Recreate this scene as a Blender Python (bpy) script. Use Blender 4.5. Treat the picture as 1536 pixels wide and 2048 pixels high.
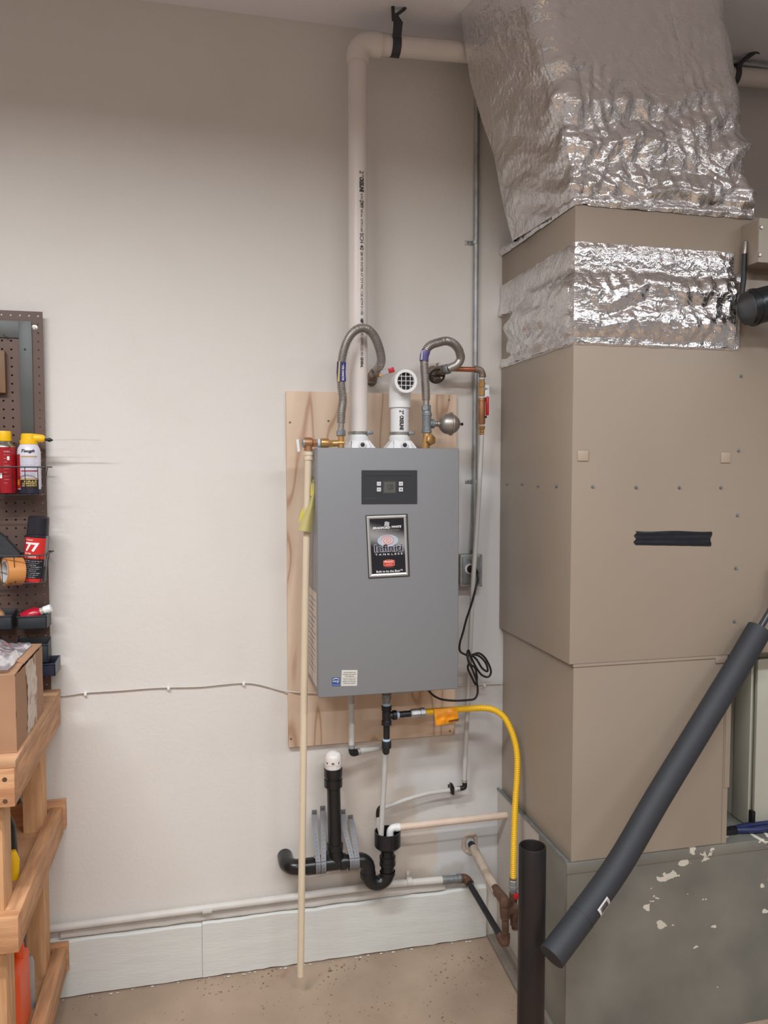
import bpy, bmesh, math, random
from mathutils import Vector, Matrix, noise
random.seed(7)
for o in list(bpy.data.objects): bpy.data.objects.remove(o)
scn = bpy.context.scene
COL = scn.collection
# ------------------------------------------------------------ camera
F = 1568.0; YAW = math.radians(13.2); PIT = math.radians(3.15)
CAM = Vector((0, -2.6, 1.69))
cf = Vector((math.sin(YAW)*math.cos(PIT), math.cos(YAW)*math.cos(PIT), -math.sin(PIT)))
cr = Vector((math.cos(YAW), -math.sin(YAW), 0)); cu = cr.cross(cf)
cd = bpy.data.cameras.new('camera'); co = bpy.data.objects.new('camera', cd); COL.objects.link(co)
cd.sensor_fit = 'VERTICAL'; cd.sensor_height = 36; cd.lens = F/2048*36
cd.clip_start = .05
co.matrix_world = Matrix(((cr.x, cu.x, -cf.x, CAM.x), (cr.y, cu.y, -cf.y, CAM.y), (cr.z, cu.z, -cf.z, CAM.z), (0, 0, 0, 1)))
scn.camera = co
# ------------------------------------------------------------ world, lights, exposure
w = bpy.data.worlds.new('world'); scn.world = w; w.use_nodes = True
w.node_tree.nodes['Background'].inputs[0].default_value = (.9, .93, 1, 1)
w.node_tree.nodes['Background'].inputs[1].default_value = .3
vs = scn.view_settings; vs.view_transform = 'Standard'; vs.look = 'None'; vs.gamma = 1; vs.use_curve_mapping = False
vs.exposure = 0.0
def area(name, loc, sx, sy, power, col, rot=(0, 0, 0), spread=180):
    l = bpy.data.lights.new(name, 'AREA'); l.shape = 'RECTANGLE'; l.size = sx; l.size_y = sy
    l.energy = power; l.color = col; l.spread = math.radians(spread)
    o = bpy.data.objects.new(name, l); COL.objects.link(o); o.location = loc; o.rotation_euler = rot
    return o
COOL = (.95, .975, 1.0)
area('tube_light_left', (-.75, -1.75, 2.98), 1.2, .12, 55, COOL, spread=168)
area('tube_light_mid', (.75, -2.35, 2.98), 1.2, .12, 38, COOL, spread=168)
area('tube_light_right', (2.6, -2.3, 2.98), 1.2, .12, 19, COOL, spread=168)
area('fill_rear', (-.2, -4.3, 2.98), 1.2, .12, 46, COOL, spread=168)  # added lamp, brightens the far room that the foil reflects
area('fill_rear_right', (2.4, -4.3, 2.98), 1.2, .12, 36, COOL, spread=168)  # second added lamp for a brighter room in the foil reflections
lb = bpy.data.lights.new('warm_bulb', 'POINT'); lb.energy = 9; lb.color = (1, .62, .3); lb.shadow_soft_size = .06
lo = bpy.data.objects.new('warm_bulb', lb); COL.objects.link(lo); lo.location = (-1.6, -4.6, 2.3)

# ------------------------------------------------------------ helpers
def ray(u, v): return cf + cr*((u-768)/F) - cu*((v-1024)/F)
def P(u, v, y):                       # pixel of the photo on the plane Y = y
    d = ray(u, v); return CAM + d*((y-CAM.y)/d.y)
def PX(u, v, x):
    d = ray(u, v); return CAM + d*((x-CAM.x)/d.x)
def PZ(u, v, z):
    d = ray(u, v); return CAM + d*((z-CAM.z)/d.z)
def path(pts): return [P(*p) for p in pts]
def V(*a): return Vector(a)

class G:
    def __init__(s): s.v = []; s.f = []
    def add(s, vs, fs):
        n = len(s.v); s.v += [Vector(q) for q in vs]; s.f += [tuple(i+n for i in f) for f in fs]; return s
    def bm(s, bm):
        bm.verts.index_update(); s.add([v.co.copy() for v in bm.verts], [[v.index for v in f.verts] for f in bm.faces]); bm.free(); return s
    def box(s, a, b, bev=0, rot=None, seg=2):
        a = Vector(a); b = Vector(b); c = (a+b)/2; d = b-a
        bm = bmesh.new(); bmesh.ops.create_cube(bm, size=1)
        for v in bm.verts: v.co = Vector((v.co.x*abs(d.x), v.co.y*abs(d.y), v.co.z*abs(d.z)))
        if bev: bmesh.ops.bevel(bm, geom=bm.edges[:], offset=bev, segments=seg, affect='EDGES', profile=.5)
        for v in bm.verts:
            q = v.co
            if rot: q = rot @ q
            v.co = q + c
        return s.bm(bm)
    def beam(s, p, q, wx, wy, up=V(0, 0, 1), bev=0):   # box along p-q
        p = Vector(p); q = Vector(q); z = (q-p).normalized(); x = up.cross(z)
        if x.length < 1e-4: x = V(1, 0, 0)
        x.normalize(); y = z.cross(x); m = Matrix((x, y, z)).transposed(); h = (q-p).length/2; c = (p+q)/2
        g = G(); g.box((-wx/2, -wy/2, -h), (wx/2, wy/2, h), bev)
        return s.add([m @ v + c for v in g.v], g.f)
    def tube(s, pts, r, seg=16, cap=True, smooth=0, pitch=None, amp=0, step=None, hollow=0, closed=False):
        pts = [Vector(p) for p in pts]
        rs = list(r) if isinstance(r, (list, tuple)) else [r]*len(pts)
        if smooth and len(pts) > 2:
            np_, nr = [], []
            n = len(pts)
            for i in range(n-1 if not closed else n):
                p0 = pts[i-1] if (i or closed) else pts[0]*2-pts[1]; p1 = pts[i]; p2 = pts[(i+1) % n]
                p3 = pts[(i+2) % n] if (i+2 < n or closed) else pts[-1]*2-pts[-2]
                for k in range(smooth):
                    t = k/smooth
                    np_.append(.5*((2*p1)+(p2-p0)*t+(2*p0-5*p1+4*p2-p3)*t*t+(3*p1-p0-3*p2+p3)*t**3))
                    nr.append(rs[i]*(1-t)+rs[(i+1) % n]*t)
            if not closed: np_.append(pts[-1]); nr.append(rs[-1])
            pts, rs = np_, nr
        if pitch:
            step = pitch/4; out = [pts[0]]; orr = [rs[0]]; acc = 0
            L = 0
            for i in range(len(pts)-1):
                d = (pts[i+1]-pts[i]).length; t = step-acc
                while t <= d:
                    out.append(pts[i].lerp(pts[i+1], t/d)); orr.append(rs[i]*(1-t/d)+rs[i+1]*t/d); t += step
                acc = d-(t-step)
            pts = out
            rs = [q*(1+(amp if (i % 4) in (1, 2) else -amp)) for i, q in enumerate(orr)]
        n = len(pts); vs = []; fs = []
        t0 = (pts[1]-pts[0]).normalized(); a = V(0, 0, 1) if abs(t0.z) < .9 else V(0, 1, 0)
        x = a.cross(t0).normalized()
        for i in range(n):
            if closed: t = (pts[(i+1) % n]-pts[i-1]).normalized()
            else: t = (pts[min(i+1, n-1)]-pts[max(i-1, 0)]).normalized()
            x = (x - t*x.dot(t)).normalized(); y = t.cross(x)
            for k in range(seg):
                an = 2*math.pi*k/seg; vs.append(pts[i]+(x*math.cos(an)+y*math.sin(an))*rs[i])
        m = n if closed else n-1
        for i in range(m):
            for k in range(seg):
                k2 = (k+1) % seg; j = (i+1) % n
                fs.append((i*seg+k, i*seg+k2, j*seg+k2, j*seg+k))
        if cap and not closed:
            fs.append(tuple(reversed(range(seg)))); fs.append(tuple((n-1)*seg+k for k in range(seg)))
        return s.add(vs, fs)
    def lathe(s, base, axis, prof, seg=24, sq=None):   # prof = [(t along axis, r)]
        base = Vector(base); z = Vector(axis).normalized(); a = V(0, 1, 0) if abs(z.y) < .9 else V(1, 0, 0)
        x = a.cross(z).normalized(); y = z.cross(x); vs = []; fs = []; n = len(prof)
        for t, r in prof:
            for k in range(seg):
                an = 2*math.pi*(k+.5)/seg; vs.append(base+z*t+(x*math.cos(an)+y*math.sin(an))*max(r, 1e-5))
        for i in range(n-1):
            for k in range(seg):
                k2 = (k+1) % seg; fs.append((i*seg+k, i*seg+k2, (i+1)*seg+k2, (i+1)*seg+k))
        fs.append(tuple(reversed(range(seg)))); fs.append(tuple((n-1)*seg+k for k in range(seg)))
        return s.add(vs, fs)
    def ring(s, base, axis, ro, ri, h, seg=24):         # hollow sleeve
        base = Vector(base); z = Vector(axis).normalized(); a = V(0, 1, 0) if abs(z.y) < .9 else V(1, 0, 0)
        x = a.cross(z).normalized(); y = z.cross(x); vs = []; fs = []
        for t, r in ((0, ro), (h, ro), (h, ri), (0, ri)):
            for k in range(seg):
                an = 2*math.pi*k/seg; vs.append(base+z*t+(x*math.cos(an)+y*math.sin(an))*r)
        for i in range(4):
            for k in range(seg):
                k2 = (k+1) % seg; j = (i+1) % 4; fs.append((i*seg+k, i*seg+k2, j*seg+k2, j*seg+k))
        return s.add(vs, fs)
    def sphere(s, c, r, seg=16, sc=(1, 1, 1)):
        bm = bmesh.new(); bmesh.ops.create_uvsphere(bm, u_segments=seg, v_segments=seg//2, radius=r)
        for v in bm.verts: v.co = Vector((v.co.x*sc[0], v.co.y*sc[1], v.co.z*sc[2]))+Vector(c)
        return s.bm(bm)
    def prism(s, poly, off):                            # polygon extruded by a vector
        poly = [Vector(p) for p in poly]; off = Vector(off); n = len(poly)
        return s.add(poly+[p+off for p in poly], [tuple(range(n)), tuple(reversed(range(n, 2*n)))]+[(i, (i+1) % n, n+(i+1) % n, n+i) for i in range(n)])
    def grid(s, fn, nu, nv):                            # fn(a,b) in 0..1
        vs = [fn(i/nu, j/nv) for j in range(nv+1) for i in range(nu+1)]
        return s.add(vs, [(j*(nu+1)+i, j*(nu+1)+i+1, (j+1)*(nu+1)+i+1, (j+1)*(nu+1)+i) for j in range(nv) for i in range(nu)])

def tag(o, label=None, cat=None, group=None, kind=None):
    if label: o['label'] = label
    if cat: o['category'] = cat
    if group: o['group'] = group
    if kind: o['kind'] = kind
    return o
def thing(name, loc, label, cat, group=None):
    o = bpy.data.objects.new(name, None); COL.objects.link(o); o.location = loc; o.empty_display_size = .05
    return tag(o, label, cat, group)
def wloc(o):
    v = Vector((0, 0, 0))
    while o: v += o.location; o = o.parent
    return v
def put(name, g, m, parent=None, label=None, cat=None, group=None, kind=None, angle=35, fix=True):
    vs = g.v; base = wloc(parent) if parent else None
    if parent is None:
        c = sum(vs, Vector())/len(vs); base = Vector((c.x, c.y, min(v.z for v in vs)))
    me = bpy.data.meshes.new(name); me.from_pydata([v-base for v in vs], [], g.f); me.validate(clean_customdata=False)
    if fix:
        bm = bmesh.new(); bm.from_mesh(me); bmesh.ops.recalc_face_normals(bm, faces=bm.faces[:]); bm.to_mesh(me); bm.free()
    me.materials.append(m)
    me.shade_smooth(); me.set_sharp_from_angle(angle=math.radians(angle))
    o = bpy.data.objects.new(name, me); COL.objects.link(o)
    if parent: o.parent = parent
    else: o.location = base
    return tag(o, label, cat, group, kind)

def lin(c): return tuple((x/255/12.92 if x <= 10 else ((x/255+.055)/1.055)**2.4) for x in c)
def M(name, c, rough=.5, metal=0, bump=0, bs=60, var=0, vsc=4, c2=None, spec=.5, stretch=None, detail=4, rvar=0, coat=0, alpha=1, trans=0):
    m = bpy.data.materials.new(name); m.use_nodes = True; nt = m.node_tree; b = nt.nodes['Principled BSDF']
    col = lin(c); b.inputs['Roughness'].default_value = rough; b.inputs['Metallic'].default_value = metal
    b.inputs['Specular IOR Level'].default_value = spec; b.inputs['Coat Weight'].default_value = coat
    b.inputs['Transmission Weight'].default_value = trans; b.inputs['Alpha'].default_value = alpha
    b.inputs['Base Color'].default_value = (*col, 1)
    tc = nt.nodes.new('ShaderNodeTexCoord'); mp = nt.nodes.new('ShaderNodeMapping'); nt.links.new(tc.outputs['Object'], mp.inputs[0])
    if stretch: mp.inputs['Scale'].default_value = stretch
    if var or c2:
        n = nt.nodes.new('ShaderNodeTexNoise'); n.inputs['Scale'].default_value = vsc; n.inputs['Detail'].default_value = detail
        nt.links.new(mp.outputs[0], n.inputs['Vector'])
        r = nt.nodes.new('ShaderNodeValToRGB'); nt.links.new(n.outputs[0], r.inputs[0]); nt.links.new(r.outputs[0], b.inputs['Base Color'])
        a = col; e = lin(c2) if c2 else tuple(max(0, x*(1-var)) for x in col)
        r.color_ramp.elements[0].position = .35; r.color_ramp.elements[1].position = .65
        r.color_ramp.elements[0].color = (*e, 1); r.color_ramp.elements[1].color = (*a, 1)
    if rvar:
        n = nt.nodes.new('ShaderNodeTexNoise'); n.inputs['Scale'].default_value = 6; nt.links.new(mp.outputs[0], n.inputs['Vector'])
        mr = nt.nodes.new('ShaderNodeMapRange'); nt.links.new(n.outputs[0], mr.inputs[0])
        mr.inputs[3].default_value = max(0, rough-rvar); mr.inputs[4].default_value = rough+rvar; nt.links.new(mr.outputs[0], b.inputs['Roughness'])
    if bump:
        n = nt.nodes.new('ShaderNodeTexNoise'); n.inputs['Scale'].default_value = bs; n.inputs['Detail'].default_value = 3
        nt.links.new(mp.outputs[0], n.inputs['Vector'])
        u = nt.nodes.new('ShaderNodeBump'); u.inputs['Strength'].default_value = bump; u.inputs['Distance'].default_value = .004
        nt.links.new(n.outputs[0], u.inputs['Height']); nt.links.new(u.outputs[0], b.inputs['Normal'])
    return m
def N(m, t): return m.node_tree.nodes.new(t)
def L(m, a, b): m.node_tree.links.new(a, b)
def world_pos(m): return N(m, 'ShaderNodeNewGeometry').outputs['Position']

_dg = None
def text_geo(body, fn, box, bold=0, shear=0, sub=False):
    """letters fitted to box (x0,y0,x1,y1), then mapped through fn(x,y)"""
    cu_ = bpy.data.curves.new('t', 'FONT'); cu_.body = body; cu_.offset = bold; cu_.shear = shear; cu_.align_x = 'CENTER'; cu_.resolution_u = 3
    o = bpy.data.objects.new('t', cu_); COL.objects.link(o)
    bpy.context.view_layer.update()
    me = bpy.data.meshes.new_from_object(o.evaluated_get(bpy.context.evaluated_depsgraph_get()))
    if sub:
        bm = bmesh.new(); bm.from_mesh(me); bmesh.ops.triangulate(bm, faces=bm.faces[:])
        for _ in range(3):
            ed = [e for e in bm.edges if e.calc_length() > .12]
            if not ed: break
            bmesh.ops.subdivide_edges(bm, edges=ed, cuts=1); bmesh.ops.triangulate(bm, faces=bm.faces[:])
        bm.to_mesh(me); bm.free()
    vs = [v.co.copy() for v in me.vertices]; fs = [tuple(p.vertices) for p in me.polygons]
    bpy.data.objects.remove(o); bpy.data.meshes.remove(me); bpy.data.curves.remove(cu_)
    g = G()
    if not vs: return g
    x0 = min(v.x for v in vs); x1 = max(v.x for v in vs); y0 = min(v.y for v in vs); y1 = max(v.y for v in vs)
    a, b, c, d = box
    return g.add([fn(a+(v.x-x0)/(x1-x0)*(c-a), b+(v.y-y0)/(y1-y0)*(d-b)) for v in vs], fs)
def quadmap(tl, tr, br, bl, y):     # x,y in 0..1 with y up, from four photo corners on plane Y=y
    tl, tr, br, bl = [P(*q, y) for q in (tl, tr, br, bl)]
    return lambda a, b: (bl*(1-a)+br*a)*(1-b)+(tl*(1-a)+tr*a)*b
def flat(fn, box=(0, 0, 1, 1), th=V(0, .0008, 0)):
    a, b, c, d = box
    return G().prism([fn(a, b), fn(c, b), fn(c, d), fn(a, d)], th)
def cylmap(c, r, z0, z1, a0, a1, tilt=None):   # a in degrees, 0 faces -Y, positive to +X
    c = Vector(c)
    def fn(x, y):
        a = math.radians(a0+(a1-a0)*x); q = Vector((math.sin(a)*r, -math.cos(a)*r, z0+(z1-z0)*y))
        if tilt: q = tilt @ q
        return c+q
    return fn
def patch(fn, n=14, box=(0, 0, 1, 1), nv=2):
    a, b, c, d = box
    return G().grid(lambda x, y: fn(a+(c-a)*x, b+(d-b)*y), n, nv)

# ------------------------------------------------------------ materials
m_ceil = M('ceiling_paint', (232, 232, 238), .9, bump=.3, bs=90)
m_wall2 = M('far_wall_paint', (180, 178, 178), .9, var=.3, vsc=.8)
m_pvc = M('white_pvc', (225, 216, 210), .35, var=.06, vsc=9)
m_pvc2 = M('bright_white_pvc', (232, 232, 232), .35)
m_cpvc = M('cream_cpvc', (224, 207, 180), .35, var=.05, vsc=6)
m_abs = M('black_abs', (26, 26, 28), .28, bump=.05, bs=30)
m_pex = M('milky_pex', (196, 194, 190), .35, var=.08, vsc=8)
m_print = M('black_print', (32, 30, 32), .6)
m_whitep = M('white_print', (235, 235, 235), .6)
m_ply = None
m_grey = M('heater_grey_paint', (129, 130, 133), .38, bump=.04, bs=500)
m_dark = M('panel_dark_plastic', (46, 47, 52), .45)
m_steel = M('stainless', (192, 187, 182), .3, .9, var=.15, vsc=20)
m_galv = M('galvanised', (176, 178, 178), .45, .55, var=.25, vsc=25)
m_galvd = M('galvanised_fitting', (142, 146, 148), .5, .5, bump=.3, bs=120, var=.25, vsc=30)
m_brass = M('brass', (216, 170, 112), .32, .8, var=.2, vsc=25)
m_bronze = M('bronze', (192, 142, 104), .45, .7, var=.25, vsc=25)
m_copper = M('copper', (188, 120, 90), .38, .8, var=.3, vsc=22)
m_oldbrass = M('aged_brass', (148, 130, 118), .5, .5, var=.4, vsc=30)
m_iron = M('black_iron', (58, 58, 62), .45, .6, bump=.3, bs=100, var=.3, vsc=20)
m_rust = M('rusty_brass', (110, 82, 66), .6, .3, bump=.4, bs=60, var=.4, vsc=30)
m_red = M('red_plastic', (190, 22, 32), .35)
m_yel = M('yellow_coating', (240, 190, 24), .35)
m_orange = M('orange_tag', (250, 160, 20), .45, bump=.2, bs=60)
m_blk = M('black_rubber', (24, 23, 25), .45)
m_tape = M('blue_thread_tape', (176, 196, 214), .5)
m_strap = M('grey_strap_metal', (124, 124, 128), .5, .25, var=.12, vsc=30)
m_tan = M('tan_duct_paint', (158, 144, 129), .36, bump=.03, bs=8, var=.05, vsc=2, rvar=.08)
m_wood = M('fir_lumber', (204, 154, 112), .65, c2=(170, 124, 90), vsc=7, stretch=(9, 1, 9), bump=.2, bs=40)
m_woodx = M('fir_lumber_across', (206, 156, 114), .65, c2=(178, 126, 88), vsc=7, stretch=(1, 9, 9), bump=.2, bs=40)
m_woodz = M('fir_lumber_upright', (212, 166, 120), .65, c2=(190, 140, 98), vsc=7, stretch=(9, 9, 1), bump=.2, bs=40)
m_plyw = M('shelf_plywood', (192, 150, 114), .7, c2=(176, 134, 100), vsc=5, stretch=(1.2, 5, 5), bump=.15, bs=40)
m_card = M('cardboard', (168, 128, 98), .75, var=.14, vsc=6, bump=.1, bs=12)
m_peg = M('pegboard_hardboard', (100, 78, 70), .5, var=.12, vsc=8)
m_wire = M('black_wire', (40, 36, 36), .4, .4)

# back wall paint: orange-peel, faint dirt and the differently painted patches low by the platform
m_wall = M('wall_paint', (214, 207, 202), .62, bump=.22, bs=75)
def wall_nodes(m):
    nt = m.node_tree; b = nt.nodes['Principled BSDF']; pos = world_pos(m)
    sep = N(m, 'ShaderNodeSeparateXYZ'); L(m, pos, sep.inputs[0])
    nz = N(m, 'ShaderNodeTexNoise'); nz.inputs['Scale'].default_value = 9; nz.inputs['Detail'].default_value = 5; L(m, pos, nz.inputs['Vector'])
    def math_(op, a, b2=None, c=None):
        k = N(m, 'ShaderNodeMath'); k.operation = op
        for i, q in enumerate((a, b2, c)):
            if q is None: continue
            if isinstance(q, (int, float)): k.inputs[i].default_value = q
            else: L(m, q, k.inputs[i])
        return k.outputs[0]
    nj = math_('MULTIPLY', math_('SUBTRACT', nz.outputs[0], .5), .12)
    x = math_('ADD', sep.outputs[0], nj); z = math_('ADD', sep.outputs[2], nj)
    def rect(x0, x1, z0, z1, s=.012):
        def sst(q, e):
            k = N(m, 'ShaderNodeMapRange'); k.interpolation_type = 'SMOOTHSTEP'; L(m, q, k.inputs[0]); k.inputs[1].default_value = e-s; k.inputs[2].default_value = e+s; return k.outputs[0]
        return math_('MULTIPLY', math_('MULTIPLY', sst(x, x0), math_('SUBTRACT', 1, sst(x, x1))), math_('MULTIPLY', sst(z, z0), math_('SUBTRACT', 1, sst(z, z1))))
    cur = None
    base = lin((220, 215, 209))
    rgb = N(m, 'ShaderNodeRGB'); rgb.outputs[0].default_value = (*base, 1); cur = rgb.outputs[0]
    def over(mask, c, k=1.0):
        nonlocal cur
        mx = N(m, 'ShaderNodeMix'); mx.data_type = 'RGBA'; L(m, math_('MULTIPLY', mask, k), mx.inputs[0]); L(m, cur, mx.inputs[6])
        mx.inputs[7].default_value = (*lin(c), 1); cur = mx.outputs[2]
    over(rect(.47, 1.3, .2, .78), (202, 190, 178), .75)
    over(rect(.715, 1.3, .44, .70), (212, 211, 210), .9)
    over(rect(.80, 1.3, .20, .44), (206, 208, 210), .9)
    over(rect(.66, .76, .58, .735), (214, 212, 212), .8)
    over(rect(.87, 1.3, .7, 1.7, .03), (212, 213, 216), .7)
    over(rect(.60, .9, .20, .275, .02), (160, 146, 130), .45)
    n2 = N(m, 'ShaderNodeTexNoise'); n2.inputs['Scale'].default_value = 3; n2.inputs['Detail'].default_value = 6; L(m, pos, n2.inputs['Vector'])
    sm = N(m, 'ShaderNodeMapRange'); L(m, n2.outputs[0], sm.inputs[0]); sm.inputs[1].default_value = .5; sm.inputs[2].default_value = .75
    over(math_('MULTIPLY', sm.outputs[0], rect(.5, 1.3, .15, 1.0, .05)), (150, 138, 126), .5)
    over(sm.outputs[0], (200, 192, 184), .2)
    L(m, cur, b.inputs['Base Color'])
wall_nodes(m_wall)

# floor: tan coated concrete with dark chips and rust spots
m_floor = M('coated_concrete', (176, 154, 132), .5, bump=.15, bs=25)
def floor_nodes(m):
    nt = m.node_tree; b = nt.nodes['Principled BSDF']; pos = world_pos(m)
    n = N(m, 'ShaderNodeTexNoise'); n.inputs['Scale'].default_value = 4; n.inputs['Detail'].default_value = 8; L(m, pos, n.inputs['Vector'])
    r = N(m, 'ShaderNodeValToRGB'); L(m, n.outputs[0], r.inputs[0]); e = r.color_ramp.elements
    e[0].position = .3; e[1].position = .7; e[0].color = (*lin((148, 128, 110)), 1); e[1].color = (*lin((172, 151, 131)), 1)
    nw = N(m, 'ShaderNodeTexNoise'); nw.inputs['Scale'].default_value = 90; L(m, pos, nw.inputs['Vector'])
    wv = N(m, 'ShaderNodeMixRGB'); wv.blend_type = 'ADD'; wv.inputs[0].default_value = .018; L(m, pos, wv.inputs[1]); L(m, nw.outputs[1], wv.inputs[2])
    vo = N(m, 'ShaderNodeTexVoronoi'); vo.inputs['Scale'].default_value = 60; L(m, wv.outputs[0], vo.inputs['Vector'])
    n3 = N(m, 'ShaderNodeTexNoise'); n3.inputs['Scale'].default_value = 7; n3.inputs['Detail'].default_value = 2; L(m, pos, n3.inputs['Vector'])
    th = N(m, 'ShaderNodeMapRange'); L(m, n3.outputs[0], th.inputs[0]); th.inputs[1].default_value = .45; th.inputs[2].default_value = .75; th.inputs[3].default_value = .07; th.inputs[4].default_value = .30
    lt = N(m, 'ShaderNodeMath'); lt.operation = 'LESS_THAN'; L(m, vo.outputs['Distance'], lt.inputs[0]); L(m, th.outputs[0], lt.inputs[1])
    mx = N(m, 'ShaderNodeMix'); mx.data_type = 'RGBA'; L(m, lt.outputs[0], mx.inputs[0]); L(m, r.outputs[0], mx.inputs[6]); mx.inputs[7].default_value = (*lin((112, 92, 78)), 1)
    n4 = N(m, 'ShaderNodeTexNoise'); n4.inputs['Scale'].default_value = 5.5; L(m, pos, n4.inputs['Vector'])
    r4 = N(m, 'ShaderNodeMapRange'); L(m, n4.outputs[0], r4.inputs[0]); r4.inputs[1].default_value = .72; r4.inputs[2].default_value = .8
    mx2 = N(m, 'ShaderNodeMix'); mx2.data_type = 'RGBA'; L(m, r4.outputs[0], mx2.inputs[0]); L(m, mx.outputs[2], mx2.inputs[6]); mx2.inputs[7].default_value = (*lin((140, 88, 50)), 1)
    L(m, mx2.outputs[2], b.inputs['Base Color'])
floor_nodes(m_floor)

# plywood backer: rotary-cut grain
def plywood(name, c1, c2, c3):
    m = M(name, c1, .6, bump=.06, bs=60); b = m.node_tree.nodes['Principled BSDF']
    tc = N(m, 'ShaderNodeTexCoord'); mp = N(m, 'ShaderNodeMapping'); L(m, tc.outputs['Object'], mp.inputs[0]); mp.inputs['Scale'].default_value = (1.3, 1, .22)
    n = N(m, 'ShaderNodeTexNoise'); n.inputs['Scale'].default_value = 4.5; n.inputs['Detail'].default_value = 2; n.inputs['Distortion'].default_value = .25; L(m, mp.outputs[0], n.inputs['Vector'])
    k = N(m, 'ShaderNodeMath'); k.operation = 'MULTIPLY'; L(m, n.outputs[0], k.inputs[0]); k.inputs[1].default_value = 13
    fr = N(m, 'ShaderNodeMath'); fr.operation = 'PINGPONG'; L(m, k.outputs[0], fr.inputs[0]); fr.inputs[1].default_value = 1
    r = N(m, 'ShaderNodeValToRGB'); L(m, fr.outputs[0], r.inputs[0]); e = r.color_ramp.elements
    e[0].color = (*lin(c1), 1); e[0].position = .15; e[1].color = (*lin(c2), 1); e[1].position = .82
    q = r.color_ramp.elements.new(.97); q.color = (*lin(c3), 1)
    L(m, r.outputs[0], b.inputs['Base Color']); return m
m_ply = plywood('backer_plywood', (226, 201, 178), (213, 186, 160), (184, 148, 122))

# foil: crinkled metallised jacket
def foil(name, rough, bumpk, grid=True, col=(240, 239, 240)):
    m = M(name, col, rough, 1); b = m.node_tree.nodes['Principled BSDF']; pos = N(m, 'ShaderNodeTexCoord').outputs['Object']
    n0 = N(m, 'ShaderNodeTexNoise'); n0.inputs['Scale'].default_value = 12; n0.inputs['Detail'].default_value = 3; L(m, pos, n0.inputs['Vector'])
    ad = N(m, 'ShaderNodeMixRGB'); ad.inputs[0].default_value = .06; L(m, pos, ad.inputs[1]); L(m, n0.outputs[1], ad.inputs[2])
    def ridge(sc, det):
        n = N(m, 'ShaderNodeTexNoise'); n.inputs['Scale'].default_value = sc; n.inputs['Detail'].default_value = det; n.inputs['Roughness'].default_value = .6; L(m, ad.outputs[0], n.inputs['Vector'])
        a = N(m, 'ShaderNodeMath'); a.operation = 'SUBTRACT'; L(m, n.outputs[0], a.inputs[0]); a.inputs[1].default_value = .5
        c = N(m, 'ShaderNodeMath'); c.operation = 'ABSOLUTE'; L(m, a.outputs[0], c.inputs[0]); return c.outputs[0]
    v = N(m, 'ShaderNodeTexVoronoi'); v.inputs['Scale'].default_value = 70; L(m, ad.outputs[0], v.inputs['Vector'])
    s1 = N(m, 'ShaderNodeMath'); s1.operation = 'MULTIPLY_ADD'; L(m, ridge(34, 4), s1.inputs[0]); s1.inputs[1].default_value = 3.2; L(m, v.outputs[0], s1.inputs[2])
    s2 = N(m, 'ShaderNodeMath'); s2.operation = 'MULTIPLY_ADD'; L(m, ridge(120, 2), s2.inputs[0]); s2.inputs[1].default_value = 1.1; L(m, s1.outputs[0], s2.inputs[2])
    out = s2.outputs[0]
    if grid:
        sp = N(m, 'ShaderNodeSeparateXYZ'); L(m, pos, sp.inputs[0])
        for ax in (0, 1, 2):
            a = N(m, 'ShaderNodeMath'); a.operation = 'PINGPONG'; L(m, sp.outputs[ax], a.inputs[0]); a.inputs[1].default_value = .0065
            c = N(m, 'ShaderNodeMath'); c.operation = 'LESS_THAN'; L(m, a.outputs[0], c.inputs[0]); c.inputs[1].default_value = .0009
            d = N(m, 'ShaderNodeMath'); d.operation = 'MULTIPLY_ADD'; L(m, c.outputs[0], d.inputs[0]); d.inputs[1].default_value = .06; L(m, out, d.inputs[2]); out = d.outputs[0]
    u = N(m, 'ShaderNodeBump'); u.inputs['Strength'].default_value = bumpk; u.inputs['Distance'].default_value = .004
    L(m, out, u.inputs['Height']); L(m, u.outputs[0], b.inputs['Normal']); return m
m_foil = foil('foil_jacket', .16, .42)
m_foil2 = foil('foil_wrap_tape', .15, .46, False)

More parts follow.
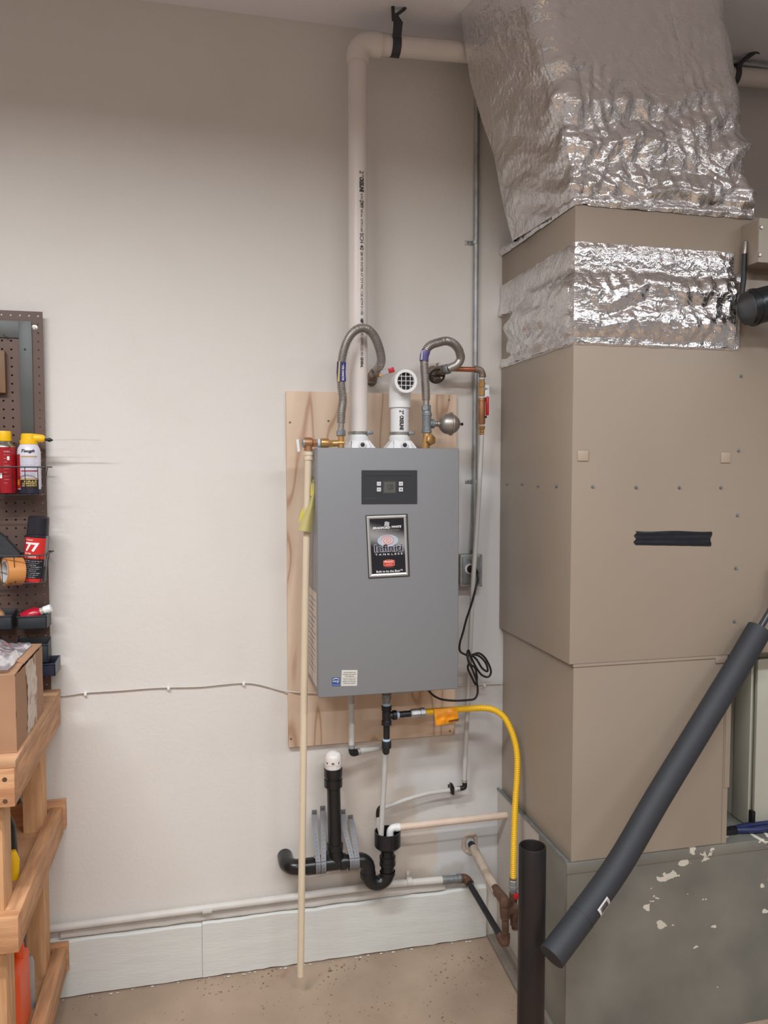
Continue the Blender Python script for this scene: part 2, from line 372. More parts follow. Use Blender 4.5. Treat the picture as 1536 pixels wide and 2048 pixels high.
# galvanised platform sheet: dull spangle, drips of white paint near its upper edge
m_plat = M('dull_galvanised_sheet', (134, 133, 126), .5, .35, rvar=.08)
def plat_nodes(m):
    b = m.node_tree.nodes['Principled BSDF']; pos = world_pos(m)
    n = N(m, 'ShaderNodeTexNoise'); n.inputs['Scale'].default_value = 5; n.inputs['Detail'].default_value = 10; L(m, pos, n.inputs['Vector'])
    r = N(m, 'ShaderNodeValToRGB'); L(m, n.outputs[0], r.inputs[0]); e = r.color_ramp.elements
    e[0].position = .3; e[1].position = .7; e[0].color = (*lin((120, 120, 114)), 1); e[1].color = (*lin((144, 142, 134)), 1)
    mp = N(m, 'ShaderNodeMapping'); L(m, pos, mp.inputs[0]); mp.inputs['Scale'].default_value = (16, 3, 22)
    n2 = N(m, 'ShaderNodeTexNoise'); n2.inputs['Scale'].default_value = 1; n2.inputs['Detail'].default_value = 4; L(m, mp.outputs[0], n2.inputs['Vector'])
    sp = N(m, 'ShaderNodeSeparateXYZ'); L(m, pos, sp.inputs[0])
    th = N(m, 'ShaderNodeMapRange'); L(m, sp.outputs[2], th.inputs[0]); th.inputs[1].default_value = .18; th.inputs[2].default_value = .54; th.inputs[3].default_value = .76; th.inputs[4].default_value = .585
    thx = N(m, 'ShaderNodeMapRange'); L(m, sp.outputs[0], thx.inputs[0]); thx.inputs[1].default_value = 1.12; thx.inputs[2].default_value = 1.3; thx.inputs[3].default_value = .15; thx.inputs[4].default_value = 0
    sm = N(m, 'ShaderNodeMath'); sm.operation = 'ADD'; L(m, th.outputs[0], sm.inputs[0]); L(m, thx.outputs[0], sm.inputs[1])
    gt = N(m, 'ShaderNodeMath'); gt.operation = 'GREATER_THAN'; L(m, n2.outputs[0], gt.inputs[0]); L(m, sm.outputs[0], gt.inputs[1])
    mx = N(m, 'ShaderNodeMix'); mx.data_type = 'RGBA'; L(m, gt.outputs[0], mx.inputs[0]); L(m, r.outputs[0], mx.inputs[6]); mx.inputs[7].default_value = (*lin((214, 208, 194)), 1)
    L(m, mx.outputs[2], b.inputs['Base Color'])
    iv = N(m, 'ShaderNodeMath'); iv.operation = 'MULTIPLY_ADD'; L(m, gt.outputs[0], iv.inputs[0]); iv.inputs[1].default_value = -.35; iv.inputs[2].default_value = .35; L(m, iv.outputs[0], b.inputs['Metallic'])
plat_nodes(m_plat)

# ------------------------------------------------------------ room shell
put('wall_back', G().box((-2.4, 0, 0), (4.2, .12, 3.13)), m_wall, kind='structure')
put('floor', G().prism([(-2.4, .12, 0), (-2.4, 0, 0), (-2.4, -.56, -.052), (-2.4, -1.2, -.07), (-2.4, -6.2, -.09), (-2.4, -6.2, -.2), (-2.4, .12, -.2)], (6.6, 0, 0)), m_floor, kind='structure')   # the slab falls away from the wall
put('ceiling', G().box((-2.4, -6.2, 3.13), (4.2, .12, 3.25)), m_ceil, kind='structure')
put('wall_left', G().box((-2.5, -6.2, 0), (-2.4, .12, 3.13)), m_wall2, kind='structure')
put('wall_right', G().box((4.2, -6.2, 0), (4.3, .12, 3.13)), m_wall2, kind='structure')
put('wall_front', G().box((-2.5, -6.3, 0), (4.3, -6.2, 3.13)), m_wall2, kind='structure')
# painted plinth of boards along the foot of the wall
m_bb = M('baseboard_paint', (218, 219, 214), .5, bump=.2, bs=30, stretch=(1, 6, 9), var=.06, vsc=6)
bb = thing('baseboard_back', (0, 0, 0), None, None); tag(bb, kind='structure')
def bboard(x0, x1, ztop, sd):
    def top(x): return ztop+.006*noise.noise(Vector((x*7, sd, 0)))+.003*noise.noise(Vector((x*40, sd, 3)))
    n = 40; g = G(); vs = []
    for i in range(n+1):
        x = x0+(x1-x0)*i/n; j = .0012*noise.noise(Vector((x*9, 5, sd)))
        zb = .004+.004*noise.noise(Vector((x*25, 8, sd)))
        vs += [(x, -.014+j, zb), (x, -.015+j, top(x)-.006), (x, -.008+j, top(x)), (x, .0, top(x)+.001), (x, 0, zb)]
    fs = []
    for i in range(n):
        for k in range(5):
            fs.append((i*5+k, (i+1)*5+k, (i+1)*5+(k+1) % 5, i*5+(k+1) % 5))
    fs += [(0, 1, 2, 3, 4), tuple(n*5+k for k in range(5))]
    put('plank', g.add(vs, fs), m_bb, bb)
bboard(-2.38, -.0125, .188, 1); bboard(-.0115, .985, .191, 2)
# beads of old paint and filler where wall meets floor
g = G()
for i in range(60):
    x = -1+1.95*random.random(); r = .001+.0022*random.random()
    g.sphere((x, -.017-.008*random.random(), .0005), r, 6, (2.2, 1.2, .5))
put('paint_flakes', g, m_bb, bb, kind='stuff')

# ------------------------------------------------------------ pegboard
def pegboard():
    t = thing('pegboard', (-.65, -.028, .985), 'brown perforated pegboard panel mounted on the wall at the left edge', 'pegboard')
    x1 = -.457; z0, z1 = .985, 2.163; p = .0254; nc = 15; nr = int((z1-z0)/p); pz = (z1-z0)/nr
    g = G(); yf, yb = -.033, -.028; hr = .0032
    for i in range(nc):
        for j in range(nr):
            cx = x1-p*(i+.5); cz = z0+pz*(j+.5); a, b = p/2, pz/2
            o = [(-a, -b), (0, -b), (a, -b), (a, 0), (a, b), (0, b), (-a, b), (-a, 0)]
            vs = []; 
            for (y) in (yf, yb):
                for q in o: vs.append((cx+q[0], y, cz+q[1]))
                for q in o:
                    l = math.hypot(*q); vs.append((cx+q[0]/l*hr, y, cz+q[1]/l*hr))
            fs = []
            for k in range(8):
                k2 = (k+1) % 8
                fs += [(k, k2, 8+k2, 8+k), (16+k, 24+k, 24+k2, 16+k2), (8+k, 8+k2, 24+k2, 24+k)]
                if i == 0 and k in (2, 3) or i == nc-1 and k in (6, 7) or j == 0 and k in (0, 1) or j == nr-1 and k in (4, 5): fs.append((k, 16+k, 16+k2, k2))
            g.add(vs, fs)
    put('board', g, m_peg, t, fix=False)
    put('batten', G().box((-.84, -.028, 2.08), (-.49, 0, 2.11)), m_wood, t)
    put('batten', G().box((-.84, -.028, 1.05), (-.49, 0, 1.08)), m_wood, t)
    c = P(69, 656, -.034)
    put('screw', G().lathe(c, (0, -1, 0), [(0, .009), (.001, .009), (.002, .005), (.004, .004)], 16), m_steel, t)
    c = P(90, 1382, -.034)
    put('screw', G().lathe(c, (0, -1, 0), [(0, .005), (.002, .004)], 12), m_steel, t)
pegboard()
YB = -.036
# framing square
m_sq = M('dull_steel_square', (92, 95, 94), .5, .3, var=.15, vsc=12)
t = thing('framing_square', P(50, 650, YB), 'grey steel framing square hung at the top of the pegboard', 'framing square')
a = P(63, 643, YB); b = P(66, 862, YB); c = P(38, 676, YB)
put('blade', G().box((c.x, YB-.002, b.z-.02), (a.x, YB, a.z), .0004), m_sq, t)
put('tongue', G().box((-.84, YB-.002, c.z), (c.x, YB, a.z), .0004), m_sq, t)
put('hanging_hole', G().lathe(P(50, 699, YB-.002), (0, -1, 0), [(0, .0035), (.0003, .0035)], 12), m_print, t, 'dark hole through the blade')
c = P(10, 670, YB-.002)
put('peg_hook', G().tube([c+V(-.012, .01, .006), c+V(0, -.006, 0), c+V(.008, -.012, -.006)], .0022, 8), m_steel, label='small bent steel peg holding the framing square', cat='hook')
# wooden block
a = P(12, 703, YB-.001); b = P(12, 787, YB-.001)
put('wooden_block', G().box((-.66, YB-.02, b.z), (a.x, YB-.001, a.z), .002), M('old_wood_block', (134, 104, 76), .6, c2=(106, 80, 58), vsc=5, stretch=(3, 3, 1)), label='weathered wooden block hanging on the pegboard at the left edge', cat='block')

# wire baskets
def basket(zr, zb, xr_px, label, tilt=0):
    yF = -.155; xr = P(*xr_px, yF).x; xl = xr-.30; xw = xr-.0
    t = thing('wire_basket', (xr-.15, YB-.04, zb), label, 'basket', 'wire baskets on the pegboard')
    ins = .012
    rb = G().tube([(xl, YB-.003, zr), (xl, yF, zr), (xr, yF, zr), (xr+.006, YB-.003, zr)], .0022, 8)
    rb.tube([(xl, YB-.004, zr), (xr+.008, YB-.004, zr)], .0018, 8)
    put('rim', rb, m_wire, t)
    n = 9
    g = G()
    for i in range(n):
        x = xr-.012-i*.0345
        g.tube([(x, yF, zr), (x-.001, yF+ins, zb), (x, YB-.006, zb)], .0011, 6)
    for y in (yF+.03, yF+.07): g.tube([(xr+.003, y, zr), (xr-.012, y, zb), (xl+.01, y, zb)], .0011, 6)
    g.tube([(xl, yF+ins, zb), (xr-.012, yF+ins, zb), (xr-.012, YB-.006, zb)], .0014, 6)
    put('wires', g, m_wire, t)
    return xr, zb
zU = P(60, 934, -.155).z; zUb = P(60, 990, -.143).z
basket(zU, zUb, (84, 934), 'upper black wire basket holding the spray cans with yellow caps')
zL = P(60, 1111, -.155).z; zLb = P(60, 1166, -.143).z
basket(zL, zLb, (88, 1111), 'lower black wire basket holding the tape roll and adhesive can')

# red spray can
m_redcan = M('red_can_paint', (158, 24, 34), .3); m_can = M('can_metal', (190, 186, 180), .25, 1)
yc = -.095
def can(name, uc, v0, v1, r, y, label, body_mat):
    c0 = P(uc, v1, y-r*.0); c1 = P(uc, v0, y); c0.x = (c0.x+c1.x)/2; h = c1.z-c0.z
    t = thing(name, c0, label, 'spray can')
    return t, c0, h
t, c0, h = can('spray_can', 8, 882, 990, .0345, yc, 'red spray can with a short yellow cap, at the left edge', m_redcan)
c0.z = zUb+.004; zt = P(8, 889, yc).z
R = .0335
put('body', G().lathe(c0, (0, 0, 1), [(0, R-.002), (.002, R), (zt-c0.z-.008, R)], 32), m_redcan, t)
zs = zt-.008
put('shoulder', G().lathe((c0.x, c0.y, zs), (0, 0, 1), [(0, R+.0006), (.003, R), (.010, R*.82), (.017, R*.62), (.020, R*.6)], 32), m_can, t)
put('cap', G().lathe((c0.x, c0.y, zs+.018), (0, 0, 1), [(0, .0225), (.002, .023), (.026, .0222), (.029, .0215)], 32), m_yel, t, 'short yellow cap')
fn = cylmap((c0.x, c0.y, 0), R+.0006, c0.z, zs, -55, 62)
put('label_panel', patch(fn, 10, (0, .5, .42, .86)), m_whitep, t)
put('label_panel', patch(fn, 6, (0, .33, .40, .5)), m_print, t, 'black band')
fn2 = cylmap((c0.x, c0.y, 0), R+.001, c0.z, zs, -55, 62)
put('lettering', text_geo('CLEANER', fn2, (.0, .6, .41, .7), .02), m_print, t)
g = text_geo('POWERFUL', fn2, (.58, .88, .84, .92), .02)
for k in range(9):
    g2 = text_geo(random.choice(['contents under pressure', 'keep out of reach', 'shake well before use', 'use with ventilation']), fn2, (.58, .82-k*.075, .82-.06*(k % 3), .845-k*.075)); g.add(g2.v, g2.f)
put('small_print', g, M('pink_print', (214, 160, 164), .5), t, kind='stuff')
put('hazard_mark', patch(fn2, 6, (.42, .33, .5, .44)), m_whitep, t)
put('hazard_mark', patch(fn2, 3, (.70, .72, .80, .80)), m_whitep, t)

# white foam-spray can
t, c0, h = can('spray_can', 58.5, 884, 990, .033, -.092, 'white spray can with yellow trigger nozzle and thin straw', m_whitep)
c0.z = zUb+.004; y = -.092; R = .0325
zt = P(58, 887, y).z; H_ = zt-c0.z
m_wcan = M('white_can_paint', (214, 212, 224), .3)
put('body', G().lathe(c0, (0, 0, 1), [(0, R-.002), (.002, R), (H_-.028, R), (H_-.016, R*.95), (H_-.006, R*.8), (H_, R*.66)], 32), m_wcan, t)
fn = cylmap((c0.x, c0.y, 0), R+.0005, c0.z, zt, -90, 90); fn2 = cylmap((c0.x, c0.y, 0), R+.0009, c0.z, zt, -90, 90)
put('base_band', patch(fn, 18, (0, .0, 1, .08)), M('navy_print', (36, 36, 58), .4), t)
put('label_panel', patch(fn, 6, (.02, .1, .30, .78)), M('red_label', (168, 44, 44), .4), t, 'red side panel')
put('label_panel', patch(fn, 8, (.30, .08, .82, .27)), M('black_label', (38, 34, 34), .4), t, 'black lower panel')
put('label_panel', patch(fn, 8, (.31, .27, .80, .305)), M('tan_label', (176, 148, 104), .4), t, 'tan stripe')
put('label_panel', patch(fn, 8, (.33, .72, .79, .75)), M('tan_label_top', (186, 158, 110), .4), t, 'tan stripe')
put('label_panel', patch(fn, 8, (.33, .435, .79, .462)), M('maroon_label', (150, 50, 70), .4), t, 'maroon stripe')
put('label_panel', patch(fn, 5, (.05, .17, .26, .28)), m_orange, t, 'orange warning square')
g = G()
for k, s in enumerate(['KILLS', 'COMPLETELY', 'SATURATE IT']):
    q = text_geo(s, fn2, (.36 if k else .42, .225-k*.042, .76, .255-k*.042), .02, 0, True); g.add(q.v, q.f)
put('lettering', g, M('cream_print', (230, 200, 120), .5), t, 'cream lettering on the black panel')
g = G()
for k in range(8):
    q = text_geo(random.choice(['spray nests and insects on contact', 'apply directly to the surface', 'use outdoors away from flames', 'shake before each use']), fn2, (.33, .69-k*.029, .78-.04*(k % 3), .705-k*.029)); g.add(q.v, q.f)
for k in range(4):
    q = text_geo('read the whole label first', fn2, (.33, .41-k*.03, .74-.03*(k % 2), .425-k*.03)); g.add(q.v, q.f)
put('small_print', g, M('violet_print', (104, 96, 130), .5), t, kind='stuff')
put('lettering', text_geo('Tough', fn2, (.35, .80, .72, .88), .03, .4, True), m_print, t, 'slanted black logo lettering')
# nozzle cap
cz = zt-.002
g = G().lathe((c0.x, y, cz), (0, 0, 1), [(0, .0245), (.010, .0245), (.012, .0215), (.028, .0205), (.031, .018)], 28)
put('cap', g, m_yel, t, 'yellow trigger cap')
g = G().tube([(c0.x+.004, y, cz+.019), (c0.x+.022, y-.002, cz+.018), (c0.x+.040, y-.003, cz+.0165), (c0.x+.046, y-.003, cz+.016)], [.0125, .0125, .0115, .007], 18)
put('spout', g, m_yel, t, 'yellow spout')
tip = V(c0.x+.046, y-.003, cz+.014)
put('nozzle_tip', G().lathe(tip, (1, 0, -.08), [(0, .004), (.008, .0042), (.009, .006), (.014, .006), (.022, .002)], 12), m_blk, t, 'black nozzle tip')
e = P(201, 880, y-.004)
put('straw', G().tube([tip+V(.015, 0, -.001), tip.lerp(e, .5)+V(0, 0, .001), e], .0011, 8), M('clear_straw', (196, 192, 190), .3), t, 'thin pale straw')

# spray adhesive can, leaning
a0 = P(68, 1163, -.098); tl = Matrix.Rotation(math.radians(5.5), 3, 'Y')
t = thing('spray_can', a0, 'black and red spray adhesive can leaning in the lower basket', 'spray can')
R = .0330; m_bk = M('black_can', (34, 34, 42), .3); H_ = .142
up = tl @ V(0, 0, 1)
put('body', G().lathe(a0, up, [(0, R-.002), (.002, R), (H_-.004, R), (H_, R-.003)], 32), m_bk, t)
put('cap', G().lathe(a0+up*H_, up, [(0, R-.0035), (.001, R-.002), (.050, R-.0035), (.053, R-.006)], 32), m_bk, t, 'black cap')
fn = cylmap(a0, R+.0005, 0, H_, -90, 90, tl); fn2 = cylmap(a0, R+.0010, 0, H_, -90, 90, tl)
put('label_panel', patch(fn, 16, (.08, .50, .80, .94)), M('red_can_label', (206, 44, 40), .35), t, 'red front panel')
put('label_panel', patch(fn, 16, (.08, .02, .78, .09)), M('red_can_label2', (206, 44, 40), .35), t, 'red band at the base')
put('label_panel', patch(fn, 4, (.80, .35, .93, .99)), M('grey_can_label', (128, 128, 130), .35), t, 'grey side stripe')
g = text_geo('77', fn2, (.22, .65, .62, .84), .04, 0, True)
for s, bx in (('Super', (.22, .87, .46, .91)), ('Spray', (.20, .585, .42, .635)), ('Adhesive', (.20, .53, .56, .575))):
    q = text_geo(s, fn2, bx, .015, 0, True); g.add(q.v, q.f)
put('lettering', g, m_whitep, t)
g = G()
for k in range(9):
    q = text_geo(random.choice(['multipurpose bond', 'low mist spray', 'net weight', 'clear and fast']), fn2, (.25, .45-k*.042, .72-.07*(k % 3), .468-k*.042)); g.add(q.v, q.f)
put('small_print', g, m_whitep, t, kind='stuff')

# roll of tape
c = P(20, 1143, -.118); ax = V(.86, .50, -.06).normalized()
t = thing('tape_roll', c-V(0, 0, .04), 'roll of tan packing tape lying in the lower wire basket', 'tape')
m_tp = M('tan_tape', (206, 140, 80), .35); 
put('tape_winding', G().ring(c-ax*.016, ax, .041, .033, .048, 40), m_tp, t)
put('core', G().ring(c-ax*.0165, ax, .0330, .0305, .049, 40), M('tape_core', (206, 202, 200), .5), t, 'pale cardboard core')
# dark pouch behind
g = G().prism([P(-40, 1062, -.07), P(0, 1063, -.07), P(14, 1074, -.07), P(44, 1106, -.075), P(40, 1113, -.075), P(-40, 1113, -.075)], (0, -.03, 0))
put('tool_pouch', g, M('black_nylon', (44, 46, 50), .7, bump=.3, bs=120), label='folded dark grey pouch standing in the lower basket, left of the adhesive can', cat='pouch')

# plastic bins
m_bin = M('black_bin_plastic', (44, 48, 54), .45)
def pbin(u0, u1, v0, v1, label, hb=.03, dep=.07, name='storage_bin', mat=None):
    yF = YB-dep
    a = P(u0, v0, yF); b = P(u1, v1, yF); x0, x1, z1, z0 = a.x, b.x, a.z, b.z; w_ = .0025
    t = thing(name, ((x0+x1)/2, YB-dep/2, z0), label, 'bin')
    g = G().box((x0, yF, z0), (x1, yF+w_, z1), .001).box((x0, YB-w_, z0), (x1, YB, z1+hb), .001).box((x0, yF, z0), (x1, YB, z0+w_), .001)
    for xx in (x0, x1-w_):
        g.prism([(xx, yF, z0), (xx, YB, z0), (xx, YB, z1+hb), (xx, yF, z1)], (w_, 0, 0))
    put('bin_body', g, mat or m_bin, t)
    put('label_lip', G().box((x0-.001, yF-.003, z1-.004), (x1+.001, yF, z1), .0008), mat or m_bin, t)
    return t
pbin(34, 94, 1233, 1257, 'small black plastic bin with the red tube, under the baskets', .008)
pbin(-40, 24, 1233, 1259, 'small black plastic bin holding a tan scrap, at the left edge', .008)
pbin(30, 97, 1291, 1325, 'black bin on the pegboard partly behind the cardboard box', .012, .05)
pbin(45, 111, 1330, 1352, 'dark navy open bin below the others, near the bench top', .004, .09, mat=M('navy_bin_plastic', (34, 38, 56), .35))
g = G().prism([P(-10, 1212, -.07), P(4, 1226, -.07), P(9, 1236, -.07), P(-10, 1238, -.07)], (0, .02, 0))
put('wood_scrap', g, m_wood, label='tan wood scrap sticking out of the leftmost bin', cat='scrap')
# red glue bottle in the bin
c = P(60, 1232, -.075); e = P(86, 1222, -.075); ax = (e-c).normalized()
t = thing('glue_bottle', c-V(0, 0, .01), 'red squeeze bottle with white cap lying in the small bin', 'bottle')
put('bottle_body', G().tube([c-ax*.028, c-ax*.022, c, c+ax*.022, c+ax*.032, c+ax*.036], [.006, .019, .0225, .020, .013, .010], 20), M('red_bottle', (176, 20, 44), .25), t)
put('neck', G().lathe(c+ax*.032, ax, [(0, .0125), (.008, .011), (.014, .010)], 16), M('clear_neck', (170, 166, 150), .3), t)
put('bottle_cap', G().lathe(c+ax*.043, ax, [(0, .0125), (.020, .0120), (.021, .0115)], 20), m_pvc2, t, 'white ribbed cap')
n_ = V(-ax.z, 0, ax.x)
mp_ = lambda a, b: c+ax*(-.02+.036*a)+n_*(-.010+.024*b)+V(0, -.0232, 0)
put('logo_print', text_geo('eo', mp_, (.05, .1, .75, .62), .06), m_whitep, t)

# ------------------------------------------------------------ workbench
XR = -.431
def workbench():
    t = thing('workbench', (-.9, -.33, 0), 'timber workbench with lower shelves against the wall on the left', 'workbench')
    x0 = -1.45; yF = -.655; w2 = .038
    def shelf(zt, hh, label, yf=yF, nm='shelf', over=0):
        put('side_rail', G().box((XR-w2, yf+w2, zt-hh), (XR, -.034, zt), .002), m_wood, t)
        put('side_rail', G().box((x0, yf+w2, zt-hh), (x0+w2, -.034, zt), .002), m_wood, t)
        put('front_rail', G().box((x0, yf, zt-hh), (XR, yf+w2, zt), .002), m_woodx, t)
    shelf(.99, .09, '')
    put('bench_top', G().box((x0, yF+.006, .9905), (XR+.002, -.034, 1.0085), .001), m_plyw, t)
    put('bench_top', G().box((x0, yF+.012, .979), (XR-.04, -.04, .9900), 0), m_plyw, t)
    shelf(.634, .087, '')
    put('shelf_board', G().box((x0+w2, yF+.09, .600), (XR-w2, -.11, .616)), m_plyw, t)
    put('back_rail', G().box((x0, -.034, .560), (XR+.006, -.002, .648), .001), m_woodx, t)
    put('shelf_rail', G().box((x0+w2, yF+w2, .56), (XR-w2, yF+.09, .628), .001), m_woodx, t)
    shelf(.18, .087, '')
    put('shelf_board', G().box((x0+w2, yF+.05, .150), (XR-w2, -.11, .166)), m_plyw, t)
    put('back_rail', G().box((x0, -.034, .100), (XR+.006, -.018, .192), .001), m_woodx, t)
    for (ax_, ay) in ((XR-w2-.052, yF+w2), (XR-w2-.052, -.16), (x0+w2+.001, yF+w2), (x0+w2+.001, -.16)):
        put('leg', G().box((ax_, ay, -.001 if ay > -.3 else -.050), (ax_+.052, ay+.085, .978), .003), m_woodz, t)
    for z in (.967, .915):
        for xx in (-.452,):
            put('screw', G().lathe((xx, yF-.0005, z), (0, -1, 0), [(0, .0055), (.0004, .005)], 14), m_rust, t)
workbench()

# cardboard box
bx1, by0, by1, bz0, bz1 = -.437, -.595, -.265, 1.0092, 1.195
t = thing('cardboard_box', (-.62, -.43, bz0), 'brown taped cardboard carton on the workbench top', 'box')
def wob(a, b):
    return .003*noise.noise(Vector((a*9, b*9, 1)))
g = G()
g.grid(lambda a, b: V(-.82+(bx1+.82)*a, by0+wob(a, b), bz0+(bz1-bz0)*b), 14, 8)
g.grid(lambda a, b: V(bx1+wob(a, b+4)+.004*math.sin(a*3.1)*math.sin(b*3.1), by0+(by1-by0)*a, bz0+(bz1-bz0)*b), 14, 8)
g.add([(-.82, by0, bz0), (bx1, by0, bz0), (bx1, by1, bz0), (-.82, by1, bz0), (-.82, by0, bz1), (-.82, by1, bz1), (bx1, by1, bz1)], [(0, 1, 2, 3), (0, 3, 5, 4), (3, 2, 6, 5)])
put('carton', g, m_card, t, fix=False)
put('flap', G().prism([(-.82, by0, bz1), (bx1-.001, by0, bz1), (bx1-.004, by0+.165, bz1+.004), (-.82, by0+.165, bz1+.004)], (0, 0, .003)), m_card, t)
put('flap', G().prism([(-.82, by1, bz1), (bx1-.001, by1, bz1), (bx1-.004, by0+.168, bz1+.003), (-.82, by0+.168, bz1+.003)], (0, 0, .003)), m_card, t)
put('flap', G().prism([(bx1, by1-.002, bz1+.0035), (bx1, by0+.10, bz1+.0045), (bx1-.05, by0+.13, bz1+.011), (bx1-.05, by1-.03, bz1+.011)], (0, 0, .003)), m_card, t)
m_ctape = M('clear_box_tape', (176, 152, 128), .12, var=.12, vsc=25, bump=.6, bs=22)
g = G().grid(lambda a, b: V(bx1+.0012+.004*math.sin(3.1*(.35+.4*a))*math.sin(b*3.1)+wob(.35+.4*a, b+4)+.0015*noise.noise(Vector((a*6, b*14, 2))), by0+(by1-by0)*(.33+.36*a), bz0+(bz1-bz0)*b), 12, 24)
put('packing_tape', g, m_ctape, t, 'crinkled clear tape strip')
put('base_flap_edge', G().box((-.82, by0-.002, bz0), (bx1+.001, by0+.004, bz0+.004)), m_card, t)
# plastic bag
m_bag = M('clear_plastic_bag', (168, 166, 172), .1, trans=.5, bump=1, bs=30)
def bagf(a, b):
    x = -.82+.365*a; yy = -.585+.29*b
    hh = .052*math.sin(math.pi*min(1, .08+b*.95))*(1-.8*a**4)+.018*noise.noise(Vector((x*16, yy*16, 0)))+.010*abs(noise.noise(Vector((x*40, yy*40, 7))))
    if b < .03 or a > .98: hh = min(hh, 0)
    return V(x+.02*noise.noise(Vector((yy*12, 1, 0)))*a, yy+.016*noise.noise(Vector((x*14, 3, 0))), bz1+.013+max(0, hh))
put('plastic_bag', G().grid(bagf, 46, 40), m_bag, label='crumpled clear plastic bag on top of the cardboard carton', cat='bag', angle=180)

# things on the bench shelves
c = P(26, 1690, -.40); m_or = M('orange_plastic', (224, 84, 34), .4)
c = V(-.512, -.40, .6165)
t = thing('garden_tool', c, 'black and yellow tool standing on the middle bench shelf', 'tool')
put('tool_body', G().tube([c+V(0, 0, .0), c+V(0, 0, .06), c+V(.004, 0, .13), c+V(-.006, 0, .17)], [.026, .028, .02, .014], 16), m_blk, t)
put('hook', G().tube([c+V(-.006, 0, .165), c+V(.006, 0, .2), c+V(.028, 0, .205), c+V(.036, 0, .19)], .006, 8, smooth=4), m_blk, t)
put('grip', G().tube([c+V(.024, -.03, .0), c+V(.026, -.03, .05), c+V(.022, -.03, .075)], [.012, .013, .008], 12), m_yel, t, 'yellow grip')
c = V(-.486, -.38, .1665)
t = thing('fuel_jug', c, 'orange plastic jug standing on the lowest bench shelf', 'jug')
put('jug_body', G().box(c+V(-.11, -.09, 0), c+V(.012, .06, .21), .022, seg=4), m_or, t)
put('jug_handle', G().tube([c+V(-.05, 0, .20), c+V(-.035, 0, .262), c+V(-.008, 0, .25), c+V(-.008, 0, .15)], .014, 12, smooth=5), m_or, t)
c = V(-.492, -.285, .1665)
put('metal_can', G().lathe(c, (0, 0, 1), [(0, .018), (.13, .018), (.15, .012)], 20), m_galv, label='grey metal can behind the orange jug', cat='can')
c = V(-.53, -.27, .1665)
put('dark_bottle', G().lathe(c, (0, 0, 1), [(0, .03), (.20, .03), (.23, .014), (.27, .013), (.275, .016), (.29, .016)], 20), m_blk, label='dark bottle at the back of the lowest bench shelf', cat='bottle')

# ------------------------------------------------------------ low-voltage wire with clips
t = thing('telephone_wire', P(340, 1376, -.006), 'thin off-white wire stapled loosely along the wall at bench height', 'wire')
m_wc = M('old_white_cable', (206, 200, 194), .6)
pts = path([(98, 1391, -.006), (130, 1391, -.006), (172, 1385, -.006), (235, 1381, -.006), (300, 1376, -.006), (338, 1374.5, -.006), (400, 1373, -.006), (450, 1368, -.006), (490, 1365.5, -.006), (520, 1369, -.007), (560, 1380, -.007), (590, 1384, -.024), (625, 1386, -.024), (700, 1388, -.024), (800, 1386, -.024), (872, 1376, -.022), (905, 1372, -.006), (960, 1369, -.006), (1004, 1367, -.006)])
put('cable', G().tube(pts, .0026, 8, smooth=5), m_wc, t)
for q in ((171, 1386), (337, 1375), (487, 1366), (968, 1369)):
    c = P(*q, -.004); put('clip', G().box(c-V(.004, .008, .007), c+V(.004, .003, .004), .001), m_whitep, t)

# ------------------------------------------------------------ plywood backer
a = P(570, 783, 0); xA, xB, zA, zB = .2775, .862, .758, 1.944
t = thing('plywood_board', (.57, 0, zB), None, None); t.location.z = zA
tag(t, 'pale plywood backing board screwed to the wall behind the water heater', 'board')
put('panel', G().box((xA, -.018, zA), (xB, -.0008, zB), .0008, seg=1), m_ply, t)
for q in ((580, 845), (657, 842), (817, 843), (582, 1478), (900, 1462), (898, 800)):
    c = P(*q, -.018); put('screw', G().lathe(c, (0, -1, 0), [(0, .004), (.0008, .0035)], 10), m_oldbrass, t)

# ------------------------------------------------------------ tankless water heater
HX0, HX1, HY, HZ0, HZ1 = .3415, .788, -.27, .994, 1.7535
t = wh = thing('water_heater', ((HX0+HX1)/2, -.15, HZ0), 'grey wall-hung tankless water heater with dark control panel', 'water heater')
m_side = M('heater_side_paint', (134, 134, 138), .4)
put('cabinet', G().box((HX0+.001, HY+.018, HZ0+.003), (HX1-.001, -.032, HZ1-.0015), .003), m_side, t)
put('front_cover', G().box((HX0, HY, HZ0), (HX1, HY+.0165, HZ1), .0035, seg=3), m_grey, t)
put('mounting_bracket', G().box((.44, -.032, 1.70), (.70, -.018, 1.752), .001).box((.44, -.032, 1.0), (.70, -.018, 1.04), .001), m_galv, t)
Yf = HY-.0006
q = quadmap((723, 940.5), (834, 940.5), (834, 1007.5), (723, 1008), HY)
cp = put('control_panel', G().prism([q(0, 0), q(1, 0), q(1, 1), q(0, 1)], (0, -.002, 0)), m_dark, t, 'dark grey control panel')
o3 = lambda fn, d: (lambda a, b: fn(a, b)+V(0, -d, 0))
q3 = o3(q, .0023)
put('groove', flat(q3, (.05, .825, .90, .845), V(0, .0003, 0)), m_print, cp)
put('groove', flat(q3, (.05, .16, .25, .17), V(0, .0003, 0)), M('light_groove', (84, 85, 90), .5), cp)
put('display_bezel', G().prism([q3(.37, .3), q3(.62, .3), q3(.62, .69), q3(.37, .69)], (0, -.0008, 0)), M('bezel_plastic', (64, 64, 66), .4), cp)
q5 = o3(q, .0034)
put('display', flat(q5, (.395, .335, .60, .655)), M('lcd_glass', (92, 94, 90), .15), cp, 'grey LCD screen')
put('digits', text_geo('120', o3(q, .0037), (.46, .42, .56, .58)), m_print, cp)
